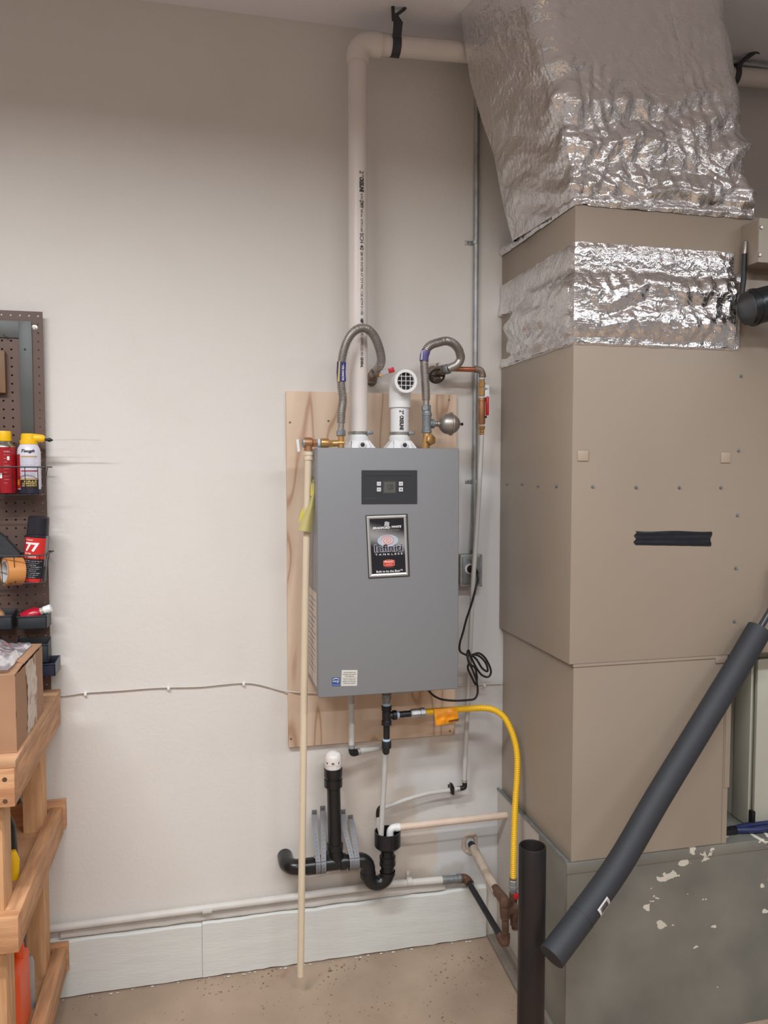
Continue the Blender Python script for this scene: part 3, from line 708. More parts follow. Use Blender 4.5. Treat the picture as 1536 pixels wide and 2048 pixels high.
for (cx, cy, s) in ((.305, .60, 'A'), (.305, .43, 'v'), (.70, .60, '^'), (.70, .43, '-')):
    put('button', G().prism([q3(cx-.036, cy-.06), q3(cx+.036, cy-.06), q3(cx+.036, cy+.06), q3(cx-.036, cy+.06)], (0, -.003, 0)), M('button_plastic', (206, 206, 208), .4), cp)
    q6 = o3(q, .0056); put('button_mark', text_geo(s, q6, (cx-.01, cy-.018, cx+.012, cy+.018), .02), m_print, cp)
# badge
q = quadmap((731, 1030.5), (814.5, 1027.5), (819, 1152), (737, 1156.5), HY)
bg = put('badge', G().prism([q(0, 0), q(1, 0), q(1, 1), q(0, 1)], (0, -.003, 0)), M('badge_edge', (88, 88, 90), .3, .8), t, 'black and silver maker badge, slightly crooked')
mch = M('satin_chrome', (206, 205, 204), .38, .6)
def bframe(a, b, c, d, e, f2, g_, h_, dep):
    o = [q(a, b), q(c, b), q(c, d), q(a, d)]; i = [q(e, f2), q(g_, f2), q(g_, h_), q(e, h_)]
    vs = [p+V(0, -.003, 0) for p in o]+[p+V(0, -dep, 0) for p in [(x*.5+y*.5) for x, y in zip(o, i)]]+[p+V(0, -.003, 0) for p in i]
    fs = []
    for k in range(4):
        k2 = (k+1) % 4; fs += [(k, k2, 4+k2, 4+k), (4+k, 4+k2, 8+k2, 8+k)]
    return G().add(vs, fs)
put('badge_frame', bframe(.02, .015, .965, .985, .085, .065, .905, .94, .0055), mch, bg, angle=20)
q2 = o3(q, .0034)
mbk = M('badge_black', (30, 30, 34), .25)
# brushed silver cloud in the middle of the printed face
nt = mbk; b_ = mbk.node_tree.nodes['Principled BSDF']; ps = world_pos(mbk); sp = N(mbk, 'ShaderNodeSeparateXYZ'); L(mbk, ps, sp.inputs[0])
ctr = q(.5, .62)
def mth(m, op, a, b=None):
    k = N(m, 'ShaderNodeMath'); k.operation = op
    for i, x in enumerate((a, b)):
        if x is None: continue
        if isinstance(x, (int, float)): k.inputs[i].default_value = x
        else: L(m, x, k.inputs[i])
    return k.outputs[0]
zc = mth(mbk, 'ABSOLUTE', mth(mbk, 'SUBTRACT', mth(mbk, 'SUBTRACT', sp.outputs[2], ctr.z), mth(mbk, 'MULTIPLY', mth(mbk, 'SUBTRACT', sp.outputs[0], ctr.x), -.25)))
mr = N(mbk, 'ShaderNodeMapRange'); mr.interpolation_type = 'SMOOTHSTEP'; L(mbk, zc, mr.inputs[0]); mr.inputs[1].default_value = .0; mr.inputs[2].default_value = .042; mr.inputs[3].default_value = 1; mr.inputs[4].default_value = 0
mx = N(mbk, 'ShaderNodeMix'); mx.data_type = 'RGBA'; L(mbk, mr.outputs[0], mx.inputs[0]); mx.inputs[6].default_value = (*lin((32, 32, 37)), 1); mx.inputs[7].default_value = (*lin((150, 148, 148)), 1); L(mbk, mx.outputs[2], b_.inputs['Base Color'])
put('badge_face', flat(q2, (.085, .065, .905, .94), V(0, .0003, 0)), mbk, bg)
q4 = o3(q, .0042); q45 = o3(q, .0039); q5_ = o3(q, .0045)
put('lettering', text_geo('BRADFORD', q4, (.15, .775, .57, .81), .03, .25), m_whitep, bg)
put('lettering', text_geo('WHITE', q4, (.60, .785, .84, .82), .03, .25), m_whitep, bg)
put('lettering', text_geo('W A T E R   H E A T E R S', q4, (.22, .742, .78, .758), .0), M('grey_print', (176, 176, 178), .5), bg)
g = G()
for k in range(4):
    def fl(a, b, k=k): return q4(.43+.11*a+.004*k, .818+.018*k+.010*b+.006*math.sin(a*5))
    gg = G().grid(fl, 8, 1); g.add(gg.v, gg.f)
put('logo', g, m_whitep, bg, 'small white waving flag emblem')
def disc(cx, cy, rx, ry, fn, n=36):
    vs = [fn(cx, cy)]+[fn(cx+rx*math.cos(2*math.pi*k/n), cy+ry*math.sin(2*math.pi*k/n)) for k in range(n)]
    return G().add(vs, [(0, 1+k, 1+(k+1) % n) for k in range(n)])
put('logo', disc(.50, .585, .25, .095, q45), M('pale_blue_print', (176, 190, 204), .4), bg, 'pale blue disc')
put('logo', disc(.49, .585, .15, .065, o3(q, .0041)), M('pale_pink_print', (208, 190, 190), .4), bg, 'pale pink disc')
g = G(); n = 60; pv = []
for k in range(n+1):
    a_ = 5*math.pi*k/n; rr = .012+.011*a_*.8
    for s in (-1, 1): pv.append(q4(.50+math.cos(a_)*(rr*1.1+.006*s), .588+math.sin(a_)*(rr*.55+.005*s)))
g.add(pv, [(2*k, 2*k+1, 2*k+3, 2*k+2) for k in range(n)])
put('logo', g, M('rose_print', (196, 118, 112), .4), bg, 'rose spiral')
g = text_geo('Infiniti', q4, (.16, .405, .86, .535), .055)
put('lettering', g, M('silver_outline_print', (178, 178, 188), .4), bg, 'silver outline of the large name')
put('lettering', text_geo('Infiniti', q5_, (.175, .413, .845, .527), .015), M('navy_badge_print', (26, 24, 44), .4), bg, 'dark blue large name')
put('lettering', text_geo('T A N K L E S S', q4, (.18, .355, .84, .385), .005), m_whitep, bg)
rp = M('orange_red_print', (206, 66, 54), .4)
def shield(x0, x1, y0, y1, fn):
    vs = [(x0, y0+.012), (x0, y1-.015), (x0+(x1-x0)*.25, y1-.002), ((x0+x1)/2, y1), (x1-(x1-x0)*.25, y1-.002), (x1, y1-.015), (x1, y0+.012), (x1-(x1-x0)*.25, y0), ((x0+x1)/2, y0-.002), (x0+(x1-x0)*.25, y0)]
    return G().add([fn(*p) for p in vs], [tuple(range(10))])
put('logo', shield(.37, .64, .175, .282, q45), M('salmon_print', (232, 150, 130), .4), bg, 'salmon outline of the shield')
put('logo', shield(.38, .63, .182, .275, q4), rp, bg, 'orange red shield')
put('lettering', text_geo('PHCC', q5_, (.40, .235, .61, .262), .03), m_whitep, bg)
put('lettering', text_geo('A.F.F.', q5_, (.43, .193, .58, .222), .02), M('salmon_letters', (240, 160, 140), .4), bg)
put('lettering', text_geo('PROUD CONTRIBUTOR', q4, (.37, .15, .62, .161), .0), M('dim_print', (150, 90, 84), .5), bg)
put('lettering', text_geo('Built to be the Best\u2122', q4, (.19, .082, .83, .118), .012), m_whitep, bg)
# stickers
q = quadmap((664, 1355.5), (680, 1355.5), (679.5, 1372), (664, 1372.5), HY)
st = put('sticker', flat(o3(q, .0006)), M('blue_sticker', (44, 74, 136), .4), t, 'small blue energy rating sticker')
q_ = o3(q, .0009)
put('sticker_mark', G().grid(lambda a, b: q_(.08+.84*a, .78+.10*math.sin(a*3.1)+.07*b), 10, 1), m_whitep, st)
put('sticker_mark', text_geo('energy', q_, (.08, .40, .92, .68), 0, .3), m_whitep, st)
put('sticker_mark', flat(q_, (.05, .06, .95, .26), V(0, .0002, 0)), M('sticker_pale', (92, 112, 160), .5), st)
q = quadmap((683.5, 1340), (715, 1340), (714, 1371.5), (682, 1372), HY)
st = put('sticker', flat(o3(q, .0006)), M('white_sticker', (208, 206, 198), .5), t, 'white printed warning sticker')
q_ = o3(q, .0009); g = G()
for k, s in enumerate(['DO NOT OPERATE THIS', 'APPLIANCE WITH FRONT', 'COVER REMOVED', '', 'NE PAS UTILISER CET', 'APPAREIL SI LE PANNEAU', 'AVANT EST ENLEVE']):
    if not s: continue
    w0 = .06 if k in (1, 5) else .12 if k != 2 else .2
    gg = text_geo(s, q_, (w0, .82-k*.115, 1-w0, .875-k*.115), .015); g.add(gg.v, gg.f)
put('sticker_print', g, m_print, st)
put('sticker_rule', flat(q_, (.08, .49, .92, .505), V(0, .0002, 0)), m_print, st)
# rating label on the left side
def sm(a, b): return V(HX0+.0004, -.05-.19*a, 1.02+.29*b)
st = put('side_label', G().prism([sm(0, 0), sm(1, 0), sm(1, 1), sm(0, 1)], (-.0008, 0, 0)), M('pale_label', (200, 190, 182), .5), t, 'large pale rating label on the left side')
sm2 = lambda a, b: sm(a, b)+V(-.0011, 0, 0)
g = G()
for k in range(14):
    gg = text_geo('direct vent automatic instantaneous water heater', sm2, (.08, .90-k*.06, .92-.1*(k % 3), .92-k*.06)); g.add(gg.v, gg.f)
put('label_print', g, m_print, st, kind='stuff')
# flue collars
YP = -.125
def collar(uc, uleft, uright):
    c = P(uc, 893, YP); x = c.x; z = HZ1
    cl = put('flue_collar', G().lathe((x, YP, z), (0, 0, 1), [(0, .033), (.018, .033), (.020, .034), (.021, .0345), (.040, .0345), (.0415, .032), (.046, .032)], 36), m_pvc2, wh, 'white plastic flue collar')
    hw = .053
    for s in (-1, 1):
        for d in (-1,):
            g = G().prism([(x+s*hw, YP-.028, z), (x+s*.026, YP-.028, z), (x+s*.030, YP-.028, z+.028)], (0, .056, 0))
            put('gusset', g, m_pvc2, cl)
    g = G().prism([(x-.030, YP-.046, z), (x+.030, YP-.046, z), (x+.026, YP-.032, z+.026), (x-.026, YP-.032, z+.026)], (0, .03, 0))
    put('gusset', g, m_pvc2, cl)
    pc = V(x+.0035, YP-.032, z+.0125)
    pt = put('test_port', G().lathe(pc, (0, -1, 0), [(0, .0115), (.018, .0115), (.019, .0105)], 24), m_pvc2, cl)
    put('port_plug', G().lathe(pc+V(0, -.0191, 0), (0, -1, 0), [(0, .0075), (.0016, .0075), (.0022, .0055)], 6), m_dark, cl, 'dark grey plug')
    g = G().ring((x, YP, z+.0465), (0, 0, 1), .0335, .0318, .009, 36)
    put('hose_clamp', g, m_steel, cl, 'steel hose clamp')
    g = G().box((x+.022, YP-.034, z+.0455), (x+.040, YP-.018, z+.0565), .002).lathe((x+.030, YP-.026, z+.051), (1, -.3, 0), [(0, .004), (.012, .004), (.014, .003)], 8)
    for k in range(12):
        a_ = math.radians(-70+k*10); g.beam((x+.0338*math.sin(a_), YP-.0338*math.cos(a_), z+.049), (x+.0338*math.sin(a_), YP-.0338*math.cos(a_), z+.053), .0022, .0008)
    put('clamp_screw', g, m_galvd, cl)
    return x, z+.046
cxL, zc_ = collar(716.5, 0, 0); cxR, _ = collar(799.5, 0, 0)
# lower stubs under the cabinet
for u in (685, 727, 840):
    c = P(u, 1390, -.2); put('foot_stub', G().lathe((c.x, -.2, HZ0-.008), (0, 0, 1), [(0, .010), (.002, .012), (.012, .012)], 16), m_oldbrass, wh)

# ------------------------------------------------------------ exhaust vent pipe (white, tall)
PR = .03015
ztop = P(716, 90, YP).z
t = thing('vent_pipe', (cxL, YP, zc_), 'tall white PVC exhaust pipe rising from the heater to the ceiling', 'pipe')
ze = P(716, 110, YP).z
put('pipe', G().tube([(cxL, YP, zc_-.02), (cxL, YP, ze+.01)], PR, 40), m_pvc, t)
ph0 = P(745, 88, YP); ph1 = P(1560, 178, YP)
ph1 = V(1.95, YP, P(937, 104, YP).z-(1.95-P(937, 104, YP).x)*.0)
zz = P(770, 91, YP).z; zz2 = P(930, 105, YP).z
sl = (zz2-zz)/(P(930, 105, YP).x-P(770, 91, YP).x)
zx = lambda x: zz+sl*(x-P(770, 91, YP).x)
put('pipe', G().tube([(P(742, 0, YP).x, YP, zx(P(742, 88, YP).x)), (3.2, YP, zx(3.2))], PR, 40), m_pvc, t)
g = G(); cz_ = zx(cxL); er = .05; pts = [(cxL, YP, cz_-er-.012), (cxL, YP, cz_-er+.008)]
for k in range(9):
    a_ = math.pi/2*k/8; pts.append((cxL+.042*(1-math.cos(a_)), YP, cz_-.042+.042*math.sin(a_)))
pts += [(cxL+.058, YP, cz_), (cxL+.074, YP, cz_)]
put('elbow', g.tube(pts, .0355, 40), m_pvc, t)
fnp = cylmap((cxL, YP, 0), PR+.0008, 0, 1, 0, 1)
def vprint(cx, ang, z_top, z_bot, hw, r=PR):      # text runs downward, tops to the right
    def fn(a, b):
        an = math.radians(ang)+(b-.5)*hw/r
        return V(cx+math.sin(an)*(r+.0011), YP-math.cos(an)*(r+.0011), z_top+(z_bot-z_top)*a)
    return fn
segs = [('2"', 341, 353, .013, .0), ('CRESLINE', 354, 384, .014, .05), ('\u00ae PVC', 387, 400, .008, 0), ('DWV', 401, 416, .013, .03), ('NSF-dwv  ASTM D-2665', 418, 464, .007, 0), ('SCH 40', 466, 500, .012, .01),
        ('280 PSI WATER AT 73\u00b0F PVC 1120 ASTM D-1785', 503, 630, .008, 0), ('NSF', 637, 646, .010, .06), ('UPC CERTIFIED 2235 MFG', 664, 712, .008, 0), ('GENERAL', 714, 735, .009, .03)]
for s, v0, v1, hh, bd in segs:
    put('lettering', text_geo(s, vprint(cxL, 12, P(722, v0, YP-PR).z, P(722, v1, YP-PR).z, hh), (0, 0, 1, 1), bd), m_print, t)
# hanger of dark plumber's tape
m_hang = M('dark_hanger', (60, 62, 68), .5, .3)
xh = P(790, 90, YP).x
t = thing('pipe_hanger', (xh, YP, zx(xh)-.03), 'dark strap hanger holding the horizontal white pipe at the ceiling', 'hanger')
g = G(); zt_ = zx(xh)
def strapring(cx, cz, r, wd, a0=0, a1=360, n=28, th=.0015, cy=YP):
    vs = []; fs = []
    for k in range(n+1):
        a_ = math.radians(a0+(a1-a0)*k/n)
        for x in (-wd/2, wd/2):
            for rr in (r, r+th): vs.append((cx+x, cy+math.cos(a_)*rr, cz+math.sin(a_)*rr))
    for k in range(n):
        b = k*4; fs += [(b, b+4, b+5, b+1), (b+2, b+3, b+7, b+6), (b, b+2, b+6, b+4), (b+1, b+5, b+7, b+3)]
    return G().add(vs, fs)
put('loop', strapring(xh, zt_, PR+.0004, .028), m_hang, t)
put('strap', G().prism([(xh-.016, YP-.032, zt_+.01), (xh+.012, YP-.032, zt_+.01), (xh+.018, YP-.030, zt_+.06), (xh-.002, YP-.030, zt_+.085), (xh-.012, YP-.030, zt_+.085), (xh-.012, YP-.03, zt_+.05)], (0, .004, 0)), m_hang, t)
put('bracket', G().beam((xh-.004, YP-.025, zt_+.080), (xh+.028, YP-.02, 3.129), .012, .008), m_hang, t)
put('bracket', G().beam((xh-.012, YP-.028, zt_+.062), (xh-.012, YP-.02, 3.129), .010, .006), m_hang, t)

# ------------------------------------------------------------ intake pipe with screen
t = thing('intake_pipe', (cxR, YP, zc_), 'short white PVC intake pipe with screened elbow facing the room', 'pipe')
zE = P(799, 763, YP-.06).z
put('pipe', G().tube([(cxR, YP, zc_-.02), (cxR, YP, zE-.03)], PR, 40), m_pvc2, t)
pts = [(cxR, YP, zE-.078), (cxR, YP, zE-.040)]
for k in range(9):
    a_ = math.pi/2*k/8; pts.append((cxR, YP-.034*(1-math.cos(a_)), zE-.034+.034*math.sin(a_)))
pts += [(cxR, YP-.045, zE), (cxR, YP-.062, zE)]
put('elbow', G().tube(pts, .0355, 40), m_pvc2, t)
fc = V(cxR, YP-.0615, zE)
put('socket_ring', G().ring(fc, (0, -1, 0), .0365, .0275, .016, 40), m_pvc2, t)
put('mouth', G().lathe(fc+V(0, .0, 0), (0, -1, 0), [(0, .0276), (.002, .0276)], 30), M('mouth_shade', (50, 48, 48), .8), t, 'dark disc painted as the shaded inside of the elbow')  # flat disc closes the elbow, its colour stands in for inner shade
g = G()
for k in range(-1, 2):
    o_ = k*.0142+.001; hl = math.sqrt(max(0, .0276**2-o_**2))
    g.tube([fc+V(o_, -.011, -hl), fc+V(o_, -.011, hl)], .0011, 6); g.tube([fc+V(-hl, -.012, o_), fc+V(hl, -.012, o_)], .0011, 6)
put('screen', g, m_pvc2, t, 'white square-mesh screen')
for s, v0, v1, hh, bd in (('2"', 820, 828, .014, .02), ('CRESLINE', 831, 860, .0125, .05)):
    put('lettering', text_geo(s, vprint(cxR, -3, P(799, v0, YP-PR).z, P(799, v1, YP-PR).z, hh), (0, 0, 1, 1), bd), m_print, t)

# ------------------------------------------------------------ left flexible connector and relief valve
m_flex = M('braidless_flex_steel', (176, 170, 165), .42, .85)
t = thing('flexible_connector', P(682, 860, -.19), 'corrugated steel connector looping in front of the tall white pipe', 'pipe', 'corrugated steel water connectors')
pl = path([(682, 858, -.19), (682, 846, -.19), (683, 825, -.19), (686, 800, -.19), (683, 775, -.192), (682, 745, -.195), (684, 718, -.20), (691, 690, -.205), (703, 668, -.21), (718, 657, -.21), (734, 658, -.205), (748, 672, -.19), (757, 692, -.165), (762, 712, -.14), (762, 726, -.12), (757, 736, -.10)])
put('corrugated_tube', G().tube(pl[1:], .0125, 18, smooth=8, pitch=.0052, amp=.12), m_flex, t, angle=60)
put('cuff', G().tube(path([(682, 858, -.19), (682, 843, -.19)]), .0105, 18), m_steel, t)
put('cuff', G().tube([pl[-2], pl[-1], P(752, 741, -.09)], .0138, 18), m_flex, t)
sl_ = [pl[5]+(pl[4]-pl[5])*.2, pl[5], pl[6]]
put('label_sleeve', G().tube(path([(683, 763, -.194), (682, 745, -.195), (683, 724, -.199)]), .0142, 24), M('blue_sleeve', (52, 56, 130), .4), t, 'blue label sleeve')
put('label_stripe', G().prism([P(678, 722, -.2135), P(680.5, 722, -.2145), P(679, 763, -.2095), P(675.5, 763, -.207)], (0, .004, 0)), M('yellow_label', (200, 180, 96), .4), t, 'yellow stripe of the label')
def slv(a, b): return P(684+4*b, 727+34*a, -.2115)
put('label_print', text_geo('WATER CONNECTOR', slv, (0, 0, 1, 1), .02), m_whitep, t)
nb = P(682, 868, -.19)
put('union_nut', G().lathe(P(682, 872, -.19), (0, 0, 1), [(0, .0135), (.002, .0155), (.016, .0155), (.018, .012), (.022, .0115)], 6), m_galvd, t)
# wall valve
cv = P(744, 752, -.03)
t = thing('shutoff_valve', P(744, 752, -.05), 'old grey brass valve with red-tipped lever beside the tall white pipe', 'valve')
put('valve_body', G().tube([P(744, 757, -.002), P(745, 752, -.05), P(748, 746, -.085)], [.019, .017, .016], 18, smooth=4).lathe(P(744, 766, -.045), (0, 0, 1), [(0, .016), (.02, .016)], 18), m_oldbrass, t)
put('packing_nut', G().lathe(P(751, 748, -.09), V(1, -.2, -.05), [(-.006, .011), (.012, .011)], 6), m_oldbrass, t)
put('wall_flange', G().lathe(P(743, 762, -.004), (0, -1, 0), [(0, .018), (.003, .018), (.004, .016)], 24), m_oldbrass, t)
hv = [P(757, 751, -.11), P(762, 746, -.113), P(768, 743, -.115), P(779, 742, -.115), P(788, 739, -.115)]
put('lever', G().beam(hv[1], hv[3], .003, .013), m_galv, t)
put('lever_nut', G().lathe(P(761, 750, -.112), (0, -1, 0), [(0, .007), (.004, .006)], 6), m_brass, t)
put('lever_grip', G().beam(P(777, 742, -.116), P(788, 739, -.116), .006, .016, bev=.001), m_red, t, 'red lever tip')

# brass run and relief valve
yT = -.19
t = thing('relief_valve', P(640, 885, yT), 'brass and bronze relief valve at the heater top left corner', 'valve')
e0 = P(682, 886, yT)
put('tee', G().tube([P(682, 872, yT), V(e0.x, yT, HZ1+.001)], .0105, 20).tube([e0, P(664, 887, yT)], .0100, 20).box(e0-V(.012, .012, .004), e0+V(.012, .012, .004), .002), m_brass, t)
put('hex_nipple', G().lathe(P(662, 887, yT), V(-1, 0, 0), [(-.004, .0125), (.009, .0125)], 6), m_brass, t)
put('bushing', G().lathe(P(656, 886, yT), V(-1, 0, 0), [(-.002, .0135), (.001, .0148), (.022, .0148), (.024, .013)], 28), m_brass, t)
put('thread_seal', G().lathe(P(639, 886, yT), V(-1, 0, 0), [(-.001, .0138), (.007, .013)], 24), m_tape, t, 'white and blue thread tape')
put('hex_collar', G().lathe(P(633, 886, yT), V(-1, 0, 0), [(-.003, .0135), (.012, .0135)], 6), m_bronze, t)
cb = P(616, 886, yT)
put('valve_body', G().lathe(cb+V(.012, 0, .001), (-1, 0, 0), [(0, .0155), (.006, .0165), (.02, .0165), (.024, .0165)], 28).tube([cb+V(0, 0, .0), P(616.5, 901, yT)], [.0135, .0125], 24).lathe(P(616, 901.5, yT), (0, 0, 1), [(0, .0138), (.005, .0138)], 8), m_bronze, t)
put('valve_cap', G().lathe(cb+V(-.012, 0, .001), (-1, 0, 0), [(0, .0155), (.004, .0150), (.007, .010)], 28), m_galv, t)
put('test_lever', G().prism([P(592.5, 879, yT-.01), P(597, 878, yT-.01), P(600.5, 902, yT-.01), P(595.5, 904, yT-.01)], (0, .012, 0)), M('bright_plate', (222, 222, 224), .4), t)

# CPVC drop
a0 = P(617.5, 903, yT); a1 = P(601, 1951, -.165)
t = thing('drain_pipe', a1, 'long cream CPVC discharge pipe hanging down in front of the wall', 'pipe')
put('pipe', G().tube([a0+V(0, 0, 0), P(611, 1200, -.185), P(605.5, 1600, -.175), a1], .0111, 24, smooth=4), m_cpvc, t)
put('adapter', G().lathe(P(617.5, 920, yT), (0, 0, 1), [(0, .0135), (.008, .0135), (.0085, .0125), (.0145, .0125), (.015, .0145), (.024, .0145)], 24), m_cpvc, t)
# yellow tag
m_ytag = M('yellow_paper_tag', (192, 180, 116), .5, var=.1, vsc=20); m_ytag2 = M('yellow_tag_bright', (206, 194, 62), .45)
t = thing('warning_tag', P(610, 1063, -.2), 'folded yellow paper tag wrapped around the cream pipe', 'tag')
def tg(a, b):
    l = [(622, 968), (624, 985), (617, 1010), (609, 1025), (601, 1045), (597, 1060)]; r = [(633, 966), (632, 985), (630, 1010), (628, 1028), (625, 1046), (621, 1065)]
    k = b*5; i = min(4, int(k)); f_ = k-i
    p0 = Vector(l[i]).lerp(Vector(l[i+1]), f_); p1 = Vector(r[i]).lerp(Vector(r[i+1]), f_); p = p0.lerp(p1, a)
    return P(p.x, p.y, -.201-.012*math.sin(math.pi*a)-.006*b)
put('front_leaf', G().grid(tg, 8, 20), m_ytag, t)
g = G().prism([P(622, 952, -.17), P(632, 951, -.175), P(633, 967, -.2), P(622, 969, -.2)], (0, .0006, 0))
put('upper_leaf', g, m_ytag, t)
put('bright_patch', G().prism([P(622, 968, -.203), P(629, 968, -.207), P(626, 992, -.210), P(621, 992, -.206)], (0, .0006, 0)), m_ytag2, t)
put('back_leaf', G().prism([P(607, 1013, -.19), P(608, 1030, -.19), P(600, 1042, -.195), P(597, 1048, -.195), P(601, 1028, -.19)], (0, .0006, 0)), m_ytag2, t)
g = G()
for k in range(3):
    gg = text_geo(['CAUTION', 'do not', 'remove'][k], lambda a, b: P(623+9*a, 965-9*b, -.2035), (0, .8-k*.5, 1, 1.15-k*.5)); g.add(gg.v, gg.f)
put('tag_print', g, m_print, t)

# ------------------------------------------------------------ right flexible connector
yR = -.17
t = thing('flexible_connector', P(852, 812, yR), 'corrugated steel connector curling back to the wall valve, right of intake', 'pipe', 'corrugated steel water connectors')
pr = path([(852, 812, yR), (852.3, 800, yR), (851.6, 783, yR), (850, 755, yR), (848.5, 730, yR), (849, 712, yR), (853, 699, yR), (862, 690, yR), (877, 685, yR), (893, 682, -.165), (908, 688, -.15), (918, 701, -.135), (921.5, 716, -.12), (914, 729, -.115), (902, 735, -.11)])
put('corrugated_tube', G().tube(pr[1:-2], .0128, 18, smooth=8, pitch=.0052, amp=.11), m_flex, t, angle=60)
put('cuff', G().tube(pr[:3], .0105, 18), m_steel, t)
put('cuff', G().tube([pr[-4], pr[-3], pr[-2], pr[-1], P(896, 738, -.108)], .0142, 18, smooth=4), m_flex, t)
put('label_sleeve', G().tube(path([(848, 722, yR), (848.6, 712, yR), (852, 702, yR)]), .0145, 24, smooth=3), M('purple_sleeve', (88, 80, 140), .4), t, 'purple label sleeve')
put('label_stripe', G().prism([P(843, 702, yR-.016), P(847, 700, yR-.016), P(845, 720, yR-.016), P(841.5, 719, yR-.016)], (0, .004, 0)), M('lilac_label', (176, 172, 200), .4), t, 'pale lilac stripe')
put('union_nut', G().lathe(P(852.5, 822, yR), (0, 0, 1), [(0, .0135), (.002, .0155), (.017, .0155), (.019, .012)], 6), m_galvd, t)
# nut and gate valve at the wall
t = thing('shutoff_valve', P(869, 746, -.04), 'old gate valve with round dark handwheel at the wall, behind right connector', 'valve')
put('union_nut', G().lathe(P(899, 737, -.108), (P(872, 744, -.06)-P(899, 737, -.108)), [(0, .014), (.004, .0175), (.016, .0175), (.018, .0145), (.028, .0145)], 8), m_galvd, t)
put('valve_body', G().tube([P(888, 740, -.095), P(872, 744, -.06), P(867, 746, -.002)], [.0165, .0175, .017], 18, smooth=3), m_oldbrass, t)
put('bonnet', G().tube([P(870, 745, -.06), P(876, 760, -.075)], .011, 14), m_oldbrass, t)
hc = P(874, 752, -.085); hz = V(.15, -.75, -.5).normalized()
put('handwheel', G().tube([hc+(V(1, 0, 0)*math.cos(a_)+hz.cross(V(1, 0, 0)).normalized()*math.sin(a_))*.025 for a_ in [2*math.pi*k/20 for k in range(20)]], .0035, 8, closed=True).tube([hc+V(-.025, 0, 0), hc+V(.025, 0, 0)], .0025, 6), m_blk, t)
put('wing_screw', G().tube([P(873, 738, -.075), P(875, 727, -.075)], .003, 8).beam(P(872, 728, -.075), P(878, 726, -.075), .004, .003), m_oldbrass, t)
put('wall_flange', G().lathe(P(866, 747, -.002), (0, -1, 0), [(0, .026), (.003, .026), (.004, .02)], 24), m_oldbrass, t)
# tee with ball arrestor
t = thing('pipe_tee', P(853.5, 866, yR), 'galvanised tee fitting under the right corrugated connector', 'tee')
x_ = P(853.5, 850, yR).x; zt2 = P(853.5, 822, yR).z; zb2 = P(853.5, 866, yR).z
put('tee_body', G().lathe((x_, yR, zb2), (0, 0, 1), [(0, .0155), (.001, .0165), (.007, .0165), (.008, .0150), (zt2-zb2-.016, .0150), (zt2-zb2-.015, .0165), (zt2-zb2-.008, .0165), (zt2-zb2-.007, .0150), (zt2-zb2, .0135)], 28), m_galvd, t)
cb = P(866, 847.5, yR)
put('tee_branch', G().lathe((x_+.010, yR, cb.z), (1, 0, 0), [(0, .012), (.006, .012), (.008, .015), (.014, .015), (.015, .012)], 24), m_galvd, t)
put('hex_nut', G().lathe(P(856, 881, yR), V(.45, -.85, .18), [(-.012, .0145), (.012, .0195), (.017, .019), (.019, .015)], 6), m_brass, t, 'faceted brass plug')
put('elbow', G().tube([P(853.5, 867, yR), P(853.5, 874, yR), P(852, 884, yR), V(P(851, 890, yR).x, yR, HZ1+.001)], [.0125, .013, .0135, .0125], 20), m_brass, t)
m_ball = M('satin_stainless', (176, 168, 163), .42, .9)
t = thing('water_hammer_ball', P(897, 866, yR), 'round stainless air chamber ball screwed into the galvanised tee', 'air chamber')
xb = P(897.5, 848, yR).x; zb = cb.z; r_ = .0335
prof = []
for k in range(17):
    a_ = math.pi*k/16; tt = -math.cos(a_)*r_; rr = math.sin(a_)*r_
    prof.append((tt, max(rr, .006)))
prof = [p for p in prof if p[0] < .004]+[(.004, .0335), (.005, .0375), (.009, .0375), (.010, .034)]+[(p[0]+.004, p[1]*.97) for p in prof if p[0] > .005]
put('ball', G().lathe((xb, yR, zb), (1, 0, -.0), prof, 32), m_ball, t)
g = G()
for k in range(3): g.lathe((xb-.058+k*.009, yR, zb), (1, 0, 0), [(0, .008), (.002, .0095), (.006, .0095), (.008, .008)], 12)
put('neck', g, m_steel, t)
put('valve_stem', G().lathe((xb+.036, yR, zb), (1, 0, 0), [(0, .003), (.006, .003), (.0065, .0048), (.012, .0048), (.013, .003)], 14), m_blk, t, 'black valve stem')

# copper run, ball valve, PEX
yC = -.10
t = thing('copper_pipe', P(933, 738, yC), 'short horizontal copper pipe with tarnished elbow crossing the conduit', 'pipe')
put('pipe', G().tube([P(905, 738, yC), P(952, 739, yC)], .0085, 20), m_copper, t)
ce = [P(949, 738.5, yC), P(956, 739, yC), P(961.5, 741.5, yC), P(964.5, 748, yC), P(964.8, 754, yC)]
put('elbow', G().tube(ce, .0112, 20, smooth=4).lathe(ce[0], (1, 0, 0), [(0, .0122), (.005, .0122)], 20).lathe(ce[-1], (0, 0, 1), [(0, .0122), (.006, .0122)], 20), m_oldbrass, t)
t = thing('ball_valve', P(963.5, 869, yC), 'brass ball valve with red lever handle on the copper line', 'valve')
def zl(v): return P(963.5, v, yC).z
xv = P(963.5, 800, yC).x; bz = zl(869)
put('inlet', G().lathe((xv, yC, zl(792)), (0, 0, 1), [(0, .010), (zl(775)-zl(792), .0095), (zl(774)-zl(792), .0115), (zl(765)-zl(792), .0115), (zl(764)-zl(792), .009), (zl(754)-zl(792), .009)], 8), m_brass, t)
put('valve_body', G().lathe((xv, yC, zl(849)), (0, 0, 1), [(0, .0095), (.004, .0118), (zl(803)-zl(849), .0118), (zl(802)-zl(849), .013), (zl(796)-zl(849), .013), (zl(795)-zl(849), .0100)], 24), m_bronze, t)
